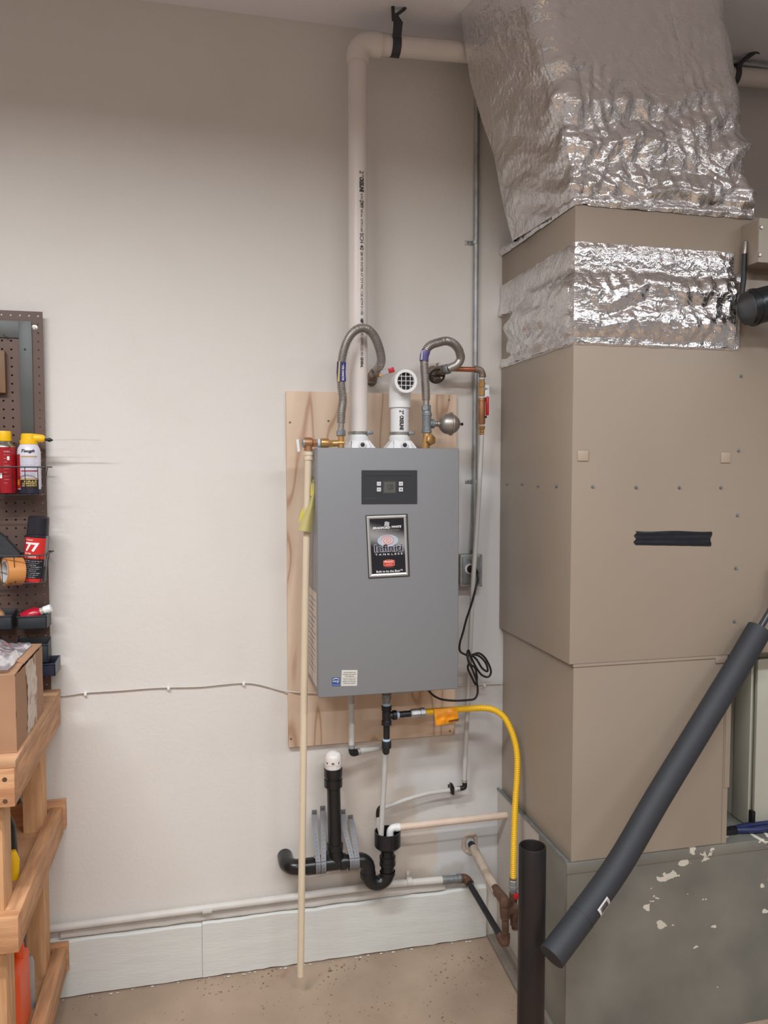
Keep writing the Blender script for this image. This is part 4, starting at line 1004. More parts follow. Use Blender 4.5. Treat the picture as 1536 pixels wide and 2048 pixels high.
put('outlet', G().lathe((xv, yC, zl(870)), (0, 0, 1), [(0, .008), (.003, .0095), (.007, .0075), (.011, .0095), (.015, .0075), (.020, .011), (.030, .011)], 8), m_brass, t)
put('thread_seal', G().lathe((xv, yC, zl(759)), (0, 0, 1), [(0, .0108), (.005, .0108)], 20).lathe((xv, yC, zl(796)), (0, 0, 1), [(0, .0128), (.004, .0115)], 20), m_tape, t, 'pale blue thread tape')
put('lever_arm', G().beam(P(974, 770, yC-.01), P(974, 795, yC-.014), .014, .003).lathe(P(971, 778, yC-.008), (1, 0, 0), [(-.006, .006), (.008, .006)], 6), m_galv, t)
put('lever_grip', G().beam(P(974.5, 793, yC-.014), P(974.5, 831, yC-.014), .014, .009, bev=.003), m_red, t, 'red lever grip')
put('drain_cap', G().lathe(P(970, 834, yC-.006), (1, -.3, 0), [(0, .0045), (.006, .004)], 8), m_blk, t)
t = thing('pex_pipe', P(929, 1560, -.05), 'long milky white plastic pipe running down beside the conduit', 'pipe')
pp = path([(963.5, 868, yC), (962, 900, yC), (959, 960, -.098), (955, 1030, -.096), (951, 1090, -.098), (947.5, 1140, -.105), (944, 1200, -.10), (940.5, 1290, -.085), (937, 1380, -.07), (933, 1460, -.055), (930.5, 1520, -.045), (929, 1562, -.04)])
put('pipe', G().tube(pp, .0080, 16, smooth=5), m_pex, t)
ee = path([(929, 1560, -.04), (929.5, 1570, -.04), (928, 1575, -.04), (920, 1577, -.04)])
put('elbow', G().tube(ee, .0085, 14, smooth=3), m_blk, t)
put('crimp_ring', G().lathe(P(929, 1564, -.04), (0, 0, 1), [(0, .0098), (.008, .0098)], 18).lathe(P(919, 1577, -.04), (-1, 0, -.1), [(0, .0098), (.009, .0098)], 18), m_galv, t)
pp = path([(916, 1577.5, -.04), (903, 1580, -.04), (880, 1583, -.04), (850, 1588, -.042), (810, 1600, -.045), (780, 1611, -.05), (766, 1616, -.05)])
t2 = thing('pex_pipe', P(840, 1592, -.04), 'sagging milky plastic pipe running left along the wall to the drain', 'pipe')
put('pipe', G().tube(pp, .0080, 16, smooth=5), m_pex, t2)
put('elbow', G().tube(path([(768, 1615, -.05), (761, 1616, -.05), (757.5, 1622, -.05), (757, 1634, -.052)]), .009, 14, smooth=3), m_blk, t2, 'black elbow')
put('tail', G().tube(path([(757, 1630, -.052), (757, 1650, -.06), (762, 1672, -.085)]), .0075, 12), m_pex, t2)
cc = P(904, 1580, -.03)
t2 = thing('pipe_clip', cc, 'black plastic clip fixing the sagging milky pipe near its elbow', 'clip')
put('clip_body', G().prism([P(899, 1564, -.045), P(904, 1566, -.045), P(907, 1573, -.045), P(907, 1588, -.045), P(902, 1587, -.045), P(900, 1580, -.045)], (0, -.010, 0)), m_blk, t2)
put('clip_base', G().box(cc-V(.006, 0, .012), cc+V(.004, .028, .010)), m_blk, t2)

# conduit
yK = -.013
t = thing('electrical_conduit', P(951, 1108, yK), 'thin galvanised steel conduit running down the wall to the outlet box', 'conduit')
xk = P(951.5, 600, yK).x
put('conduit_tube', G().tube([(xk, yK, 3.128), (xk, yK, P(951, 970, yK).z), P(948.5, 1040, yK), P(947, 1085, -.018), P(946.5, 1109, -.022)], .0092, 18), m_galv, t)
put('connector', G().lathe(P(946.5, 1111, -.022), (0, 0, 1), [(0, .0125), (.010, .0125), (.011, .0105), (.02, .0105)], 18), m_galvd, t)
for v in (485, 963):
    c = P(951, v, yK)
    s_ = put('strap', G().box((c.x-.034, -.0035, c.z-.007), (c.x-.008, 0, c.z+.007), .0008).lathe((c.x, yK, c.z-.006), (0, 0, 1), [(0, .0108), (.012, .0108)], 20), m_galv, t)
    put('screw', G().lathe((c.x-.024, -.0035, c.z), (0, -1, 0), [(0, .0035), (.002, .003)], 8), m_oldbrass, s_)
# junction box
q = quadmap((919, 1108), (965, 1108), (966, 1175.5), (920, 1174), -.055)
a = q(0, 0); b = q(1, 1)
t = thing('outlet_box', V((a.x+b.x)/2, -.02, a.z), 'square galvanised outlet box with round receptacle, right of the heater', 'outlet')
put('box_body', G().box((a.x+.004, -.048, a.z+.003), (b.x-.004, 0, b.z-.003), .006, seg=3), m_galvd, t)
put('cover', G().box((a.x, -.056, a.z), (b.x, -.048, b.z), .0035, seg=3), M('galv_cover', (166, 168, 165), .5, .4, var=.2, vsc=30), t)
c = q(.40, .56)
put('raised_face', G().box((a.x+.008, -.060, a.z+.009), (b.x-.008, -.0558, b.z-.009), .002), m_galvd, t)
put('receptacle', G().lathe((c.x, -.0595, c.z), (0, -1, 0), [(0, .0175), (.004, .0175), (.005, .0165)], 28), m_whitep, t, 'round white receptacle')
for z in (.86, .16):
    k = q(.46, z); put('screw', G().lathe((k.x, -.060, k.z), (0, -1, 0), [(0, .004), (.002, .003)], 10), m_steel, t)
for (a1_, b1_) in ((.93, .95), (.93, .06)):
    k = q(a1_, b1_); put('screw', G().lathe((k.x, -.056, k.z), (0, -1, 0), [(0, .004), (.002, .003)], 10), m_steel, t)
t = thing('power_cord', P(950, 1385, -.1), 'black heater power cord with plug, tangled in a loose coil', 'cord')
pc = V(c.x+.003, -.065, c.z)
put('plug', G().lathe(pc, (0, -1, 0), [(0, .014), (.014, .013), (.022, .009), (.024, .006)], 20).tube([pc+V(0, -.015, 0), pc+V(.010, -.022, -.004), pc+V(.017, -.022, -.014)], [.010, .008, .005], 12), m_blk, t)
pz = lambda x, y, d: P(600+x/3.2, 1280+y/3.2, d)
cp_ = [pc+V(.014, -.022, -.008), P(956, 1158, -.10), P(952, 1175, -.115), P(944, 1205, -.12), P(933, 1238, -.12), P(926, 1265, -.12), P(920, 1285, -.12), pz(1022, 65, -.12), pz(1045, 88, -.12), pz(1090, 100, -.118), pz(1140, 84, -.115), pz(1180, 110, -.11), pz(1210, 160, -.108), pz(1222, 205, -.106), pz(1205, 236, -.105), pz(1165, 225, -.104), pz(1130, 180, -.103), pz(1095, 110, -.104), pz(1078, 66, -.106), pz(1070, 100, -.12), pz(1085, 150, -.13), pz(1120, 180, -.128), pz(1132, 240, -.122), pz(1125, 285, -.12), pz(1098, 235, -.12), pz(1074, 180, -.122), pz(1085, 155, -.126), pz(1108, 200, -.128), pz(1130, 265, -.132), pz(1137, 330, -.135), pz(1120, 374, -.14), pz(1070, 385, -.145), pz(980, 388, -.15), pz(900, 378, -.155), pz(850, 352, -.16), pz(822, 322, -.165), P(855, 1376, -.17)]
put('cord', G().tube(cp_, .0036, 10, smooth=6), m_blk, t)
put('cord_loop', G().tube([pz(1095, 95, -.112), pz(1130, 125, -.11), pz(1165, 180, -.108), pz(1200, 200, -.11), pz(1190, 150, -.114), pz(1150, 105, -.118), pz(1105, 92, -.12)], .0036, 10, smooth=6), m_blk, t)

# ------------------------------------------------------------ gas tee and yellow connector
yG = -.16
t = thing('gas_manifold', P(772, 1500, yG), 'black iron gas tee with drip leg hanging below the heater', 'pipe fitting')
def col(u, v0, v1, prof, mat, nm, lab=None, y=yG, seg=20, kw=None):
    a = P(u, v1, y); b = P(u, v0, y); h = b.z-a.z
    return put(nm, G().lathe((a.x, y, a.z), (0, 0, 1), [(p*h, r) for p, r in prof], seg), mat, t, lab)
col(773, 1383, 1407, [(0, .0125), (.35, .0125), (.36, .0155), (.8, .0155), (.82, .0125), (1, .0125)], m_galvd, 'union', None, seg=8)
col(773, 1406, 1413, [(0, .0135), (1, .013)], m_tape, 'thread_seal', 'pale blue thread tape')
col(773, 1411, 1450, [(0, .0135), (.02, .0165), (.22, .0165), (.26, .0145), (.74, .0145), (.78, .0165), (.98, .0165), (1, .014)], m_iron, 'tee_body')
col(773, 1449, 1480, [(0, .0105), (1, .0105)], m_iron, 'nipple')
col(773, 1477, 1483, [(0, .0135), (1, .012)], m_tape, 'thread_seal', 'pale blue thread tape')
col(773, 1481, 1497, [(0, .012), (.1, .0155), (.9, .0155), (1, .014)], m_iron, 'cap')
col(772, 1496, 1508, [(0, .009), (.3, .0115), (.8, .012), (1, .009)], m_iron, 'cap_tip', seg=8)
ba = P(778, 1431, yG)
t_ax = (P(850, 1424, yG)-P(780, 1431, yG)).normalized()
def lat(u0, u1, prof, mat, nm, lab=None, seg=20, par=None):
    vv = lambda u: 1431-(u-780)*.095
    a = P(u0, vv(u0), yG); b = P(u1, vv(u1), yG); h = (b-a).length
    return put(nm, G().lathe(a, b-a, [(p*h, r) for p, r in prof], seg), mat, par or t, lab)
lat(778, 793, [(0, .012), (.4, .0125), (.5, .0160), (.95, .0160), (1, .014)], m_iron, 'tee_branch')
lat(793, 798, [(0, .0125), (1, .0115)], m_tape, 'thread_seal')
lat(797, 822, [(0, .0105), (1, .0105)], m_iron, 'nipple')
lat(821, 836, [(0, .012), (.15, .0145), (1, .0145)], m_galv, 'hex_adapter', None, 6)
lat(835, 851, [(0, .0125), (.05, .0135), (.3, .0135), (.35, .0160), (.9, .0160), (1, .012)], m_galv, 'flare_nut', None, 6)
t = thing('gas_hose', P(1026, 1757, -.3), 'yellow corrugated gas connector arching down to the floor valve', 'hose')
gh = path([(850, 1423.5, yG), (872, 1422, yG), (900, 1420, yG), (935, 1417.5, yG), (965, 1416, yG), (988, 1420, -.165), (1007, 1433, -.175), (1020, 1455, -.19), (1030, 1484, -.205), (1034.5, 1515, -.22), (1034, 1555, -.235), (1031, 1600, -.25), (1029, 1650, -.265), (1027.5, 1700, -.28), (1026.5, 1757, -.30)])
put('corrugated_tube', G().tube(gh, .0098, 18, smooth=8, pitch=.0058, amp=.09), m_yel, t, angle=60)
g_ = P(1026.5, 1785, -.30)
put('flare_nut', G().lathe(P(1026.5, 1771, -.30), (0, 0, 1), [(0, .0135), (.018, .0135), (.020, .011), (.026, .011)], 6), m_galv, t)
put('hex_adapter', G().lathe(P(1026.5, 1786, -.30), (0, 0, 1), [(0, .0125), (.012, .0130), (.014, .0155), (.024, .0155), (.026, .012)], 6), m_galv, t)
put('collar', G().lathe(P(1026.5, 1759, -.30), (0, 0, 1), [(0, .0115), (.003, .0125), (.006, .0125)], 18), m_oldbrass, t)
# orange tag
def og(a, b):
    tl_, tr_, br_, bl_ = Vector((868, 1419)), Vector((914, 1416)), Vector((917, 1443)), Vector((872, 1452))
    p = (tl_*(1-a)+tr_*a)*(1-b)+(bl_*(1-a)+br_*a)*b
    return P(p.x, p.y, yG-.0125-.007*math.sin(b*2.4)+.002*math.sin(a*14)-.004*noise.noise(Vector((a*4, b*3, 0))))
t = thing('hose_tag', P(892, 1451, yG), 'orange plastic safety tag wrapped on the yellow gas hose', 'tag')
put('tag_sheet', G().grid(og, 24, 12), m_orange, t)
put('tag_back', G().prism([P(868, 1419, yG-.0125), P(914, 1416, yG-.0125), P(912, 1417, yG+.013), P(868, 1420, yG+.013)], (0, 0, .0008)), m_orange, t)
put('tag_flap', G().prism([P(897, 1441, yG-.021), P(918, 1437, yG-.023), P(917, 1441, yG-.024), P(898, 1444, yG-.022)], (0, -.001, 0)), M('brown_slot', (90, 52, 26), .6), t, 'dark slot mark')
g = G()
for k in range(4):
    gg = text_geo('warning do not reuse this connector', lambda a, b: og(.08+.8*a, .2+.6*(1-b))+V(0, -.0008, 0), (0, .8-k*.24, 1, .9-k*.24)); g.add(gg.v, gg.f)
put('tag_print', g, M('amber_print', (216, 130, 20), .5), t, kind='stuff')

# PEX stub and elbow left of gas tee, condensate tube
t = thing('pex_pipe', P(703, 1500, -.12), 'short milky plastic pipe dropping from under the heater left side', 'pipe')
put('pipe', G().tube([V(P(702, 1392, -.12).x, -.12, HZ0+.002), P(703, 1494, -.12)], .0098, 18), m_pex, t)
put('crimp_ring', G().lathe(P(703, 1496, -.12), (0, 0, 1), [(0, .0115), (.012, .0115)], 18), m_galv, t)
put('elbow', G().tube(path([(703, 1494, -.12), (704, 1503, -.12), (707, 1506, -.118), (716, 1504, -.11)]), .011, 16, smooth=3), m_blk, t, 'black elbow')
put('crimp_ring', G().lathe(P(714, 1504, -.112), V(1, .3, .1), [(0, .0118), (.010, .0118)], 18), m_galv, t)
put('pipe', G().tube(path([(716, 1503, -.11), (740, 1499, -.09), (768, 1493, -.075)]), .0098, 18), m_pex, t)
t = thing('condensate_tube', P(762, 1668, -.1), 'milky plastic tube draining from the heater into the black cup', 'tube')
put('pipe', G().tube(path([(770, 1491, -.105), (769.5, 1530, -.102), (766.5, 1590, -.10), (762, 1670, -.10)]), .0092, 18, smooth=3), m_pex, t)
put('coupling', G().lathe(P(770, 1502, -.105), (0, 0, 1), [(0, .011), (.018, .011)], 18), m_galvd, t)

# ------------------------------------------------------------ black ABS trap
yA = -.085
t = thing('drain_trap', P(700, 1772, yA), 'black ABS drain trap assembly with open cup on the wall', 'drain')
c0 = P(775, 1662, yA); c1 = P(775.5, 1697, yA)
R = .0445
h = c0.z-c1.z
n = 36; g = G()
pro = [(0, .024), (.003, .036), (.010, R-.002), (.012, R), (h, R), (h+.0005, R-.004), (.014, R-.005), (.008, .022)]
g.lathe((c0.x, yA, c1.z), (0, 0, 1), pro[:5], n)
g = G(); z = V(0, 0, 1); vs = []; fs = []
for tt, rr in pro:
    for k in range(n):
        a_ = 2*math.pi*k/n; vs.append((c0.x+math.cos(a_)*rr, yA+math.sin(a_)*rr, c1.z+tt))
for i in range(len(pro)-1):
    for k in range(n): fs.append((i*n+k, i*n+(k+1) % n, (i+1)*n+(k+1) % n, (i+1)*n+k))
put('cup', g.add(vs, fs), m_abs, t, 'black funnel cup', fix=False)
pr_ = .0235
xa = c0.x; zu = P(776, 1744, yA).z; ru = (P(776, 1744, yA).x-P(737, 1744, yA).x)/2; xc = xa-ru
put('tailpipe', G().tube([(xa, yA, c1.z+.006), (xa, yA, zu)], pr_-.001, 28).lathe((xa, yA, P(776, 1730, yA).z), (0, 0, 1), [(0, pr_), (.002, .0275), (.012, .0275), (.013, .0255), (.022, .0255), (.023, .0275), (.032, .0275), (.034, pr_)], 28), m_abs, t)
pts = [(xa, yA, zu+.004)]
for k in range(15):
    a_ = math.pi*k/14; pts.append((xc+ru*math.cos(a_), yA, zu-ru*math.sin(a_)))
xl = xc-ru
hz_ = P(700, 1722, yA).z
rr2 = .034
for k in range(1, 9):
    a_ = math.pi/2*k/8; pts.append((xl-rr2*(1-math.cos(a_)), yA, (hz_-rr2)+rr2*math.sin(a_)))
pts.append((xl-rr2-.02, yA, hz_))
put('trap_bend', G().tube(pts, pr_+.0012, 28), m_abs, t)
put('trap_collar', G().lathe((xl, yA, zu-.004), (0, 0, 1), [(-.003, pr_+.003), (.012, pr_+.003)], 28).lathe((xa, yA, zu-.008), (0, 0, 1), [(0, pr_+.003), (.012, pr_+.003)], 28), m_abs, t)
xw = P(672, 1722, yA).x
xel = P(592, 1722, yA).x
put('branch_pipe', G().tube([(xl-rr2, yA, hz_), (P(606, 1722, yA).x, yA, hz_-.002)], pr_-.001, 28), m_abs, t)
put('wye_fitting', G().lathe((P(644, 1722, yA).x, yA, hz_), (1, 0, 0), [(0, .027), (.012, .027), (.013, .0245), (.060, .0245), (.061, .027), (.080, .027)], 28).tube([(xw+.010, yA, hz_), (xw-.002, yA, hz_+.035), (xw-.003, yA, P(671, 1689, yA).z)], [.024, .0245, .0255], 28).lathe((xw-.003, yA, P(671, 1700, yA).z), (0, 0, 1), [(0, .0245), (.003, .027), (.022, .027), (.023, .025)], 28).prism([(xw-.045, yA-.012, hz_+.02), (xw-.02, yA-.012, hz_+.05), (xw+.0, yA-.012, hz_+.02)], (0, .024, 0)), m_abs, t)
tv = P(667, 1570, yA)
put('vent_riser', G().tube([(xw-.003, yA, P(671, 1692, yA).z), tv], pr_-.001, 28), m_abs, t)
put('riser_coupling', G().lathe(P(666.5, 1573, yA), (0, 0, 1), [(0, .025), (.002, .0305), (.026, .0305), (.027, .026), (.036, .026), (.037, .0305), (.062, .0305), (.064, .028)], 32), m_abs, t)
# left elbow into wall
put('wall_elbow', G().tube([(P(615, 1722, yA).x, yA, hz_-.002), (P(598, 1722, yA).x, yA, hz_-.001), (P(585, 1722, yA).x, yA+.006, hz_), (P(577, 1721, yA).x, yA+.025, hz_), (P(575, 1721, yA).x, -.04, hz_), (P(575, 1721, yA).x, -.001, hz_)], pr_+.002, 28, smooth=3).lathe((P(628, 1722, yA).x, yA, hz_-.002), (-1, 0, 0), [(0, .0275), (.026, .0275)], 28), m_abs, t)
m_aav = M('white_aav', (228, 222, 218), .4)
t = thing('air_admittance_valve', P(666, 1535, yA), 'white dome air admittance valve on top of the black riser', 'vent valve')
c = P(666, 1534, yA)
put('valve_base', G().lathe(c, (0, 0, 1), [(-.006, .026), (0, .0275), (.012, .0275), (.013, .0290), (.016, .0290)], 32), m_aav, t)
put('vent_slots', G().lathe(c+V(0, 0, .016), (0, 0, 1), [(0, .0262), (.008, .0262)], 32), m_oldbrass, t, 'vent slot ring, shade put in by a darker colour')  # the brass tone only colours in the shade between the slots
g = G()
for k in range(8):
    a_ = 2*math.pi*(k+.3)/8; p_ = c+V(math.cos(a_)*.027, math.sin(a_)*.027, .020); g.box(p_-V(.0065, .002, .005), p_+V(.0065, .002, .005), 0, Matrix.Rotation(a_+math.pi/2, 3, 'Z'))
put('slot_posts', g, m_aav, t)
put('dome', G().lathe(c+V(0, 0, .024), (0, 0, 1), [(0, .0292), (.009, .0295), (.016, .028), (.023, .0235), (.028, .016), (.031, .009), (.0315, .001)], 32), m_aav, t)
g = G()
for k in range(9):
    a_ = math.radians(-60+15*k); g.tube([c+V(math.sin(a_)*.0255, -math.cos(a_)*.0255, .045), c+V(math.sin(a_)*.019, -math.cos(a_)*.019, .0515)], .0011, 6)
put('dome_ribs', g, m_aav, t)
# straps
def strap(name_lab, top, mid, lo_u0, lo_u1, y_top, side):
    t = thing('pipe_strap', P(top[0], top[1], -.002), name_lab, 'strap', 'perforated grey metal straps around the drain pipe')
    wd = .0165
    a = P(*top, -.004); ub = (lo_u0+lo_u1)/2; b = P(ub, 1706, yA-.027); md = P(*mid, -.055)
    xs = [(a.x, -.0035, a.z), (a.x, -.0035, a.z-.012), (a.x*.7+md.x*.3, -.018, a.z*.8+md.z*.2), (md.x, md.y, md.z), (b.x, yA-.024, hz_+.022)]
    vs = []
    for p in xs:
        for dx in (-wd/2, wd/2):
            for dy in (0, -.0015): vs.append((p[0]+dx, p[1]+dy, p[2]))
    fs = []
    for k in range(len(xs)-1):
        q0 = k*4; fs += [(q0, q0+4, q0+5, q0+1), (q0+2, q0+3, q0+7, q0+6), (q0, q0+2, q0+6, q0+4), (q0+1, q0+5, q0+7, q0+3)]
    put('strap_band', G().add(vs, fs+[(0, 1, 3, 2), (len(vs)-4, len(vs)-2, len(vs)-1, len(vs)-3)]), m_strap, t, angle=25)
    sr = strapring(b.x, hz_, .0282, wd, 40, 320, 26, .0012, yA)
    put('pipe_band', sr, m_strap, t)
    g = G()
    for k in range(7):
        f_ = .1+.8*k/6; z_ = xs[3][2]+(xs[4][2]-xs[3][2])*f_; x_ = xs[3][0]+(xs[4][0]-xs[3][0])*f_; y_ = xs[3][1]+(xs[4][1]-xs[3][1])*f_-.0016
        g.lathe((x_, y_, z_), (0, -1, 0), [(0, .0012), (.0003, .0012)], 8)
    for k in range(3):
        a_ = math.radians(160+22*k); g.lathe((b.x, yA+math.cos(a_)*.0296, hz_+math.sin(a_)*.0296), (0, math.cos(a_), math.sin(a_)), [(0, .0012), (.0003, .0012)], 8)
    put('punched_holes', g, m_print, t)
    put('screw', G().lathe((a.x, -.005, a.z-.006), (0, -1, 0), [(0, .0045), (.003, .003)], 10), m_oldbrass, t)
strap('leftmost grey perforated strap wrapped around the black drain pipe', (628.5, 1620), (630, 1662), 632, 641, 0, 0)
strap('second grey perforated strap from the left, tallest of the four', (645, 1612), (646, 1655), 643, 652, 0, 0)
strap('grey perforated strap just right of the black riser', (686, 1619), (690, 1660), 700, 709, 0, 0)
strap('rightmost grey perforated strap, bent outward above the trap', (701, 1630), (706, 1664), 710, 719, 0, 0)
# white drain elbow and pipe
t = thing('white_drain_pipe', P(785, 1668, yA), 'cream drain pipe with white elbow emptying into the black cup', 'pipe')
put('elbow', G().tube(path([(780, 1676, yA), (780, 1667, yA), (781.5, 1660, yA), (787, 1655.5, yA), (793, 1655, yA), (799, 1654.5, yA)]), .0125, 24, smooth=4).lathe(P(799, 1654.5, yA), V(-1, 0, 0), [(0, .0138), (.014, .0138)], 24), m_pvc2, t, 'glossy white elbow')
pe = P(997, 1632, yA)
put('pipe', G().tube([P(798, 1654.5, yA), V(1.034, yA, P(997, 1632, yA).z)], .0118, 24), M('aged_pvc', (222, 200, 182), .45, var=.1, vsc=15), t)

# ------------------------------------------------------------ old wall pipe along the plinth
yW = -.02
m_wp = M('painted_pipe', (212, 208, 202), .5, bump=.3, bs=40, var=.1, vsc=10)
t = thing('wall_pipe', (.2, yW, .235), 'white painted pipe running low along the wall above the baseboard', 'pipe')
x2 = P(915, 1756, yW).x
put('pipe', G().tube([(-2.38, yW, .232), (-.47, yW, .238), (.3, yW, .243), (.62, yW, .246), (x2-.02, yW, P(915, 1757, yW).z)], .0125, 20), m_wp, t)
put('coupling', G().lathe((P(405, 1821, yW).x, yW, .2365), (1, 0, 0), [(0, .0138), (.03, .0138)], 20), m_wp, t)
cx_ = P(818, 1765, yW)
put('pipe_clip', G().lathe((cx_.x-.009, yW, .2465), (1, 0, 0), [(0, .0155), (.018, .0155)], 20).box((cx_.x-.006, -.006, .255), (cx_.x+.006, 0, .276), .002), m_wp, t)
put('filler_ledge', G().grid(lambda a, b: V(-.45+1.28*a, -.003-.011*math.sin(b*2.2), .227-.03*b+.004*noise.noise(Vector((a*18, 0, 3)))), 60, 4), m_wp, t)
# gas pipes
m_flk = M('flaking_white_paint', (206, 190, 174), .6, bump=.6, bs=50, c2=(150, 136, 120), vsc=14)
yV = -.345
t = thing('gas_pipe', P(1009, 1884, yV), 'dark iron gas pipe coming out from the low wall pipe', 'pipe')
xg = P(935, 1763, -.03).x
A = P(934, 1762, -.03); B = P(1008, 1884, yV)
put('galvanised_end', G().tube([P(884, 1760, yW), P(922, 1757, yW)], .0135, 18).lathe(P(915, 1757, yW), (1, 0, 0), [(0, .0155), (.012, .0155), (.014, .013)], 18), m_galvd, t)
put('elbow', G().tube(path([(921, 1757, -.021), (929, 1757, -.021), (935, 1761, -.03), (940, 1768, -.05)]), .0155, 18, smooth=4), m_rust, t)
put('pipe', G().tube([P(938, 1766, -.045), P(1003, 1876, -.33)], .0105, 18), m_iron, t)
put('thread_seal', G().lathe(P(941, 1771, -.055), (P(1003, 1876, -.33)-P(938, 1766, -.045)), [(0, .0118), (.004, .0118)], 18), m_whitep, t)
put('elbow', G().tube([P(999, 1870, -.322), P(1006, 1881, -.34), P(1009, 1884, yV), P(1010.5, 1877, yV), P(1011, 1868, yV)], [.0145, .016, .016, .015, .015], 18, smooth=3), m_rust, t, 'rusty bottom elbow')
put('riser', G().tube([P(1011, 1875, yV), P(1010.5, 1832, yV)], .0112, 18), m_rust, t)
put('thread_seal', G().lathe(P(1011, 1873, yV), (0, 0, 1), [(0, .0118), (.003, .0118)], 18), m_whitep, t)
put('union', G().tube([P(1010, 1836, yV), P(1009, 1822, yV), P(1008, 1800, yV)], [.0145, .0155, .015], 18), m_rust, t)
t = thing('gas_pipe', P(1007, 1799, yV), 'flaking white gas pipe slanting out of the wall hole', 'pipe')
put('pipe', G().tube([P(939, 1684, .02), P(949, 1698, -.04)], .0125, 18), m_iron, t, 'bare dark end at the wall')
put('pipe', G().tube([P(947, 1697, -.035), P(994, 1786, -.29)], .0155, 20), m_flk, t, 'flaking white painted length')
put('elbow', G().tube([P(990, 1776, -.27), P(1003, 1794, -.325), P(1008, 1801, yV), P(1009, 1812, yV)], [.0135, .0165, .0175, .0155], 18, smooth=3), m_rust, t)
rr_ = [.007+.006*abs(noise.noise(Vector((k*.9, 3, 1)))) for k in range(28)]
g = G().tube([P(940, 1687, -.001)+V(math.cos(2*math.pi*k/28)*(.030+.012*noise.noise(Vector((k*.7, 1, 2))))*.8, .002, math.sin(2*math.pi*k/28)*(.034+.014*noise.noise(Vector((k*.6, 7, 2))))) for k in range(28)], rr_, 10, closed=True)
put('wall_patch', g, M('rough_filler', (196, 182, 168), .9, bump=.6, bs=60), t, 'rough filler around the wall hole')
t = thing('gas_valve', P(1028, 1862, -.33), 'red lever gas valve half hidden behind the black post', 'valve')
yq = -.31
put('valve_body', G().tube([P(1026.5, 1786, yq), P(1026.5, 1810, yq)], .013, 18).tube([P(1010, 1822, yV), P(1024, 1820, -.33), P(1032, 1812, -.32)], [.014, .016, .015], 18, smooth=3).lathe(P(1028, 1838, -.33), (0, 0, 1), [(0, .014), (.04, .016)], 18), m_rust, t)
put('cap', G().lathe(P(1030, 1858, -.33), (0, 0, 1), [(0, .011), (.012, .011), (.013, .0155), (.032, .0155)], 8), m_rust, t)
put('lever_grip', G().box(P(1028, 1800, yq-.02), P(1042, 1785, yq-.012), .002), m_red, t, 'red handle')

# ------------------------------------------------------------ black steel post (hollow)
c = P(1065, 1691, -.70); pr = .0365
t = thing('steel_post', (c.x, c.y, -.058), 'open black steel pipe post standing on the floor in the foreground', 'post')
m_post = M('mill_scale_steel', (40, 39, 39), .42, .5, c2=(54, 44, 41), vsc=9, stretch=(3, 3, .5), bump=.12, bs=40)
zt3 = c.z
n = 48; vs = []; fs = []
prf = [(-.058, pr), (zt3-.002, pr), (zt3, pr-.0012), (zt3, pr-.0045), (zt3-.002, pr-.0055), (-.058, pr-.0055)]
for tt, rr in prf:
    for k in range(n):
        a_ = 2*math.pi*k/n; vs.append((c.x+math.cos(a_)*rr, c.y+math.sin(a_)*rr, tt))
for i in range(len(prf)-1):
    for k in range(n): fs.append((i*n+k, i*n+(k+1) % n, (i+1)*n+(k+1) % n, (i+1)*n+k))
put('post_tube', G().add(vs, fs), m_post, t, fix=False)

# ------------------------------------------------------------ platform (galvanised box)
XP = 1.034; YF = -.545; ZP = .537
t = thing('duct_platform', (1.6, -.27, 0), 'dull galvanised sheet-metal platform box under the air duct, paint spattered', 'platform')
put('front_sheet', G().box((XP-.002, YF-.004, -.050), (3.4, YF, ZP-.032)), m_plat, t)
put('top_flange', G().box((XP-.004, YF-.006, ZP-.032), (3.4, YF+.003, ZP), .001), m_plat, t)
put('top_sheet', G().box((XP+.002, YF+.002, ZP-.003), (3.4, -.002, ZP-.0005)), m_plat, t)
m_pside = M('painted_side_panel', (190, 184, 176), .45, var=.12, vsc=3, bump=.2, bs=20)
put('side_panel', G().box((XP-.003, -.36, -.03), (XP+.001, -.002, ZP+.006)), m_pside, t, 'off-white painted side panel')
put('side_sheet', G().box((XP-.004, YF, -.050), (XP+.001, -.355, ZP+.001)), m_plat, t)
put('edge_strip', G().beam((XP-.003, YF, ZP+.004), (XP-.003, -.002, ZP+.004), .008, .006), m_galvd, t)
put('floor_trim', G().prism([(XP-.045, -.016, 0), (XP-.045, -.016, .012), (XP-.045, YF, -.038), (XP-.045, YF, -.06)], (.04, 0, 0)).prism([(XP-.018, -.016, 0), (XP-.018, -.016, .040), (XP-.018, YF, -.010), (XP-.018, YF, -.055)], (.014, 0, 0)), M('grey_trim', (140, 130, 120), .6, var=.2, vsc=9), t)

# ------------------------------------------------------------ air handler ducts
XU, XLo = 1.030, 1.046; ZU0, ZU1 = 1.126, 2.075; XR2 = 2.6
t = thing('air_duct', (1.8, -.27, ZP), 'tan painted sheet-metal supply duct with foil-sealed seams', 'duct')
XE = P(1457, 1500, YF).x
put('lower_section', G().box((XLo, YF, ZP+.0005), (XE-.018, -.002, ZU0), .0012, seg=1), m_tan, t)
put('lower_seam_flange', G().box((XE-.018, YF-.001, ZP+.0005), (XE, YF+.03, ZU0), .001, seg=1).box((XE-.014, YF-.003, P(1450, 1575, YF).z), (XE+.004, YF, ZU0), .0008, seg=1), m_tan, t)
put('seam_clip', G().box(P(1432, 1327, YF-.004), P(1457, 1313, YF), .001), m_tan, t)
put('seam_trim', G().box((XLo-.003, YF-.003, ZU0-.008), (XE, YF+.01, ZU0)), m_tan, t)
uyf = YF-.004
put('upper_section', G().box((XU, uyf, ZU0), (XR2, -.002, 2.434), .003, seg=2), m_tan, t)
pk = lambda x, y: (960+x/2.667, 680+y/2.667)
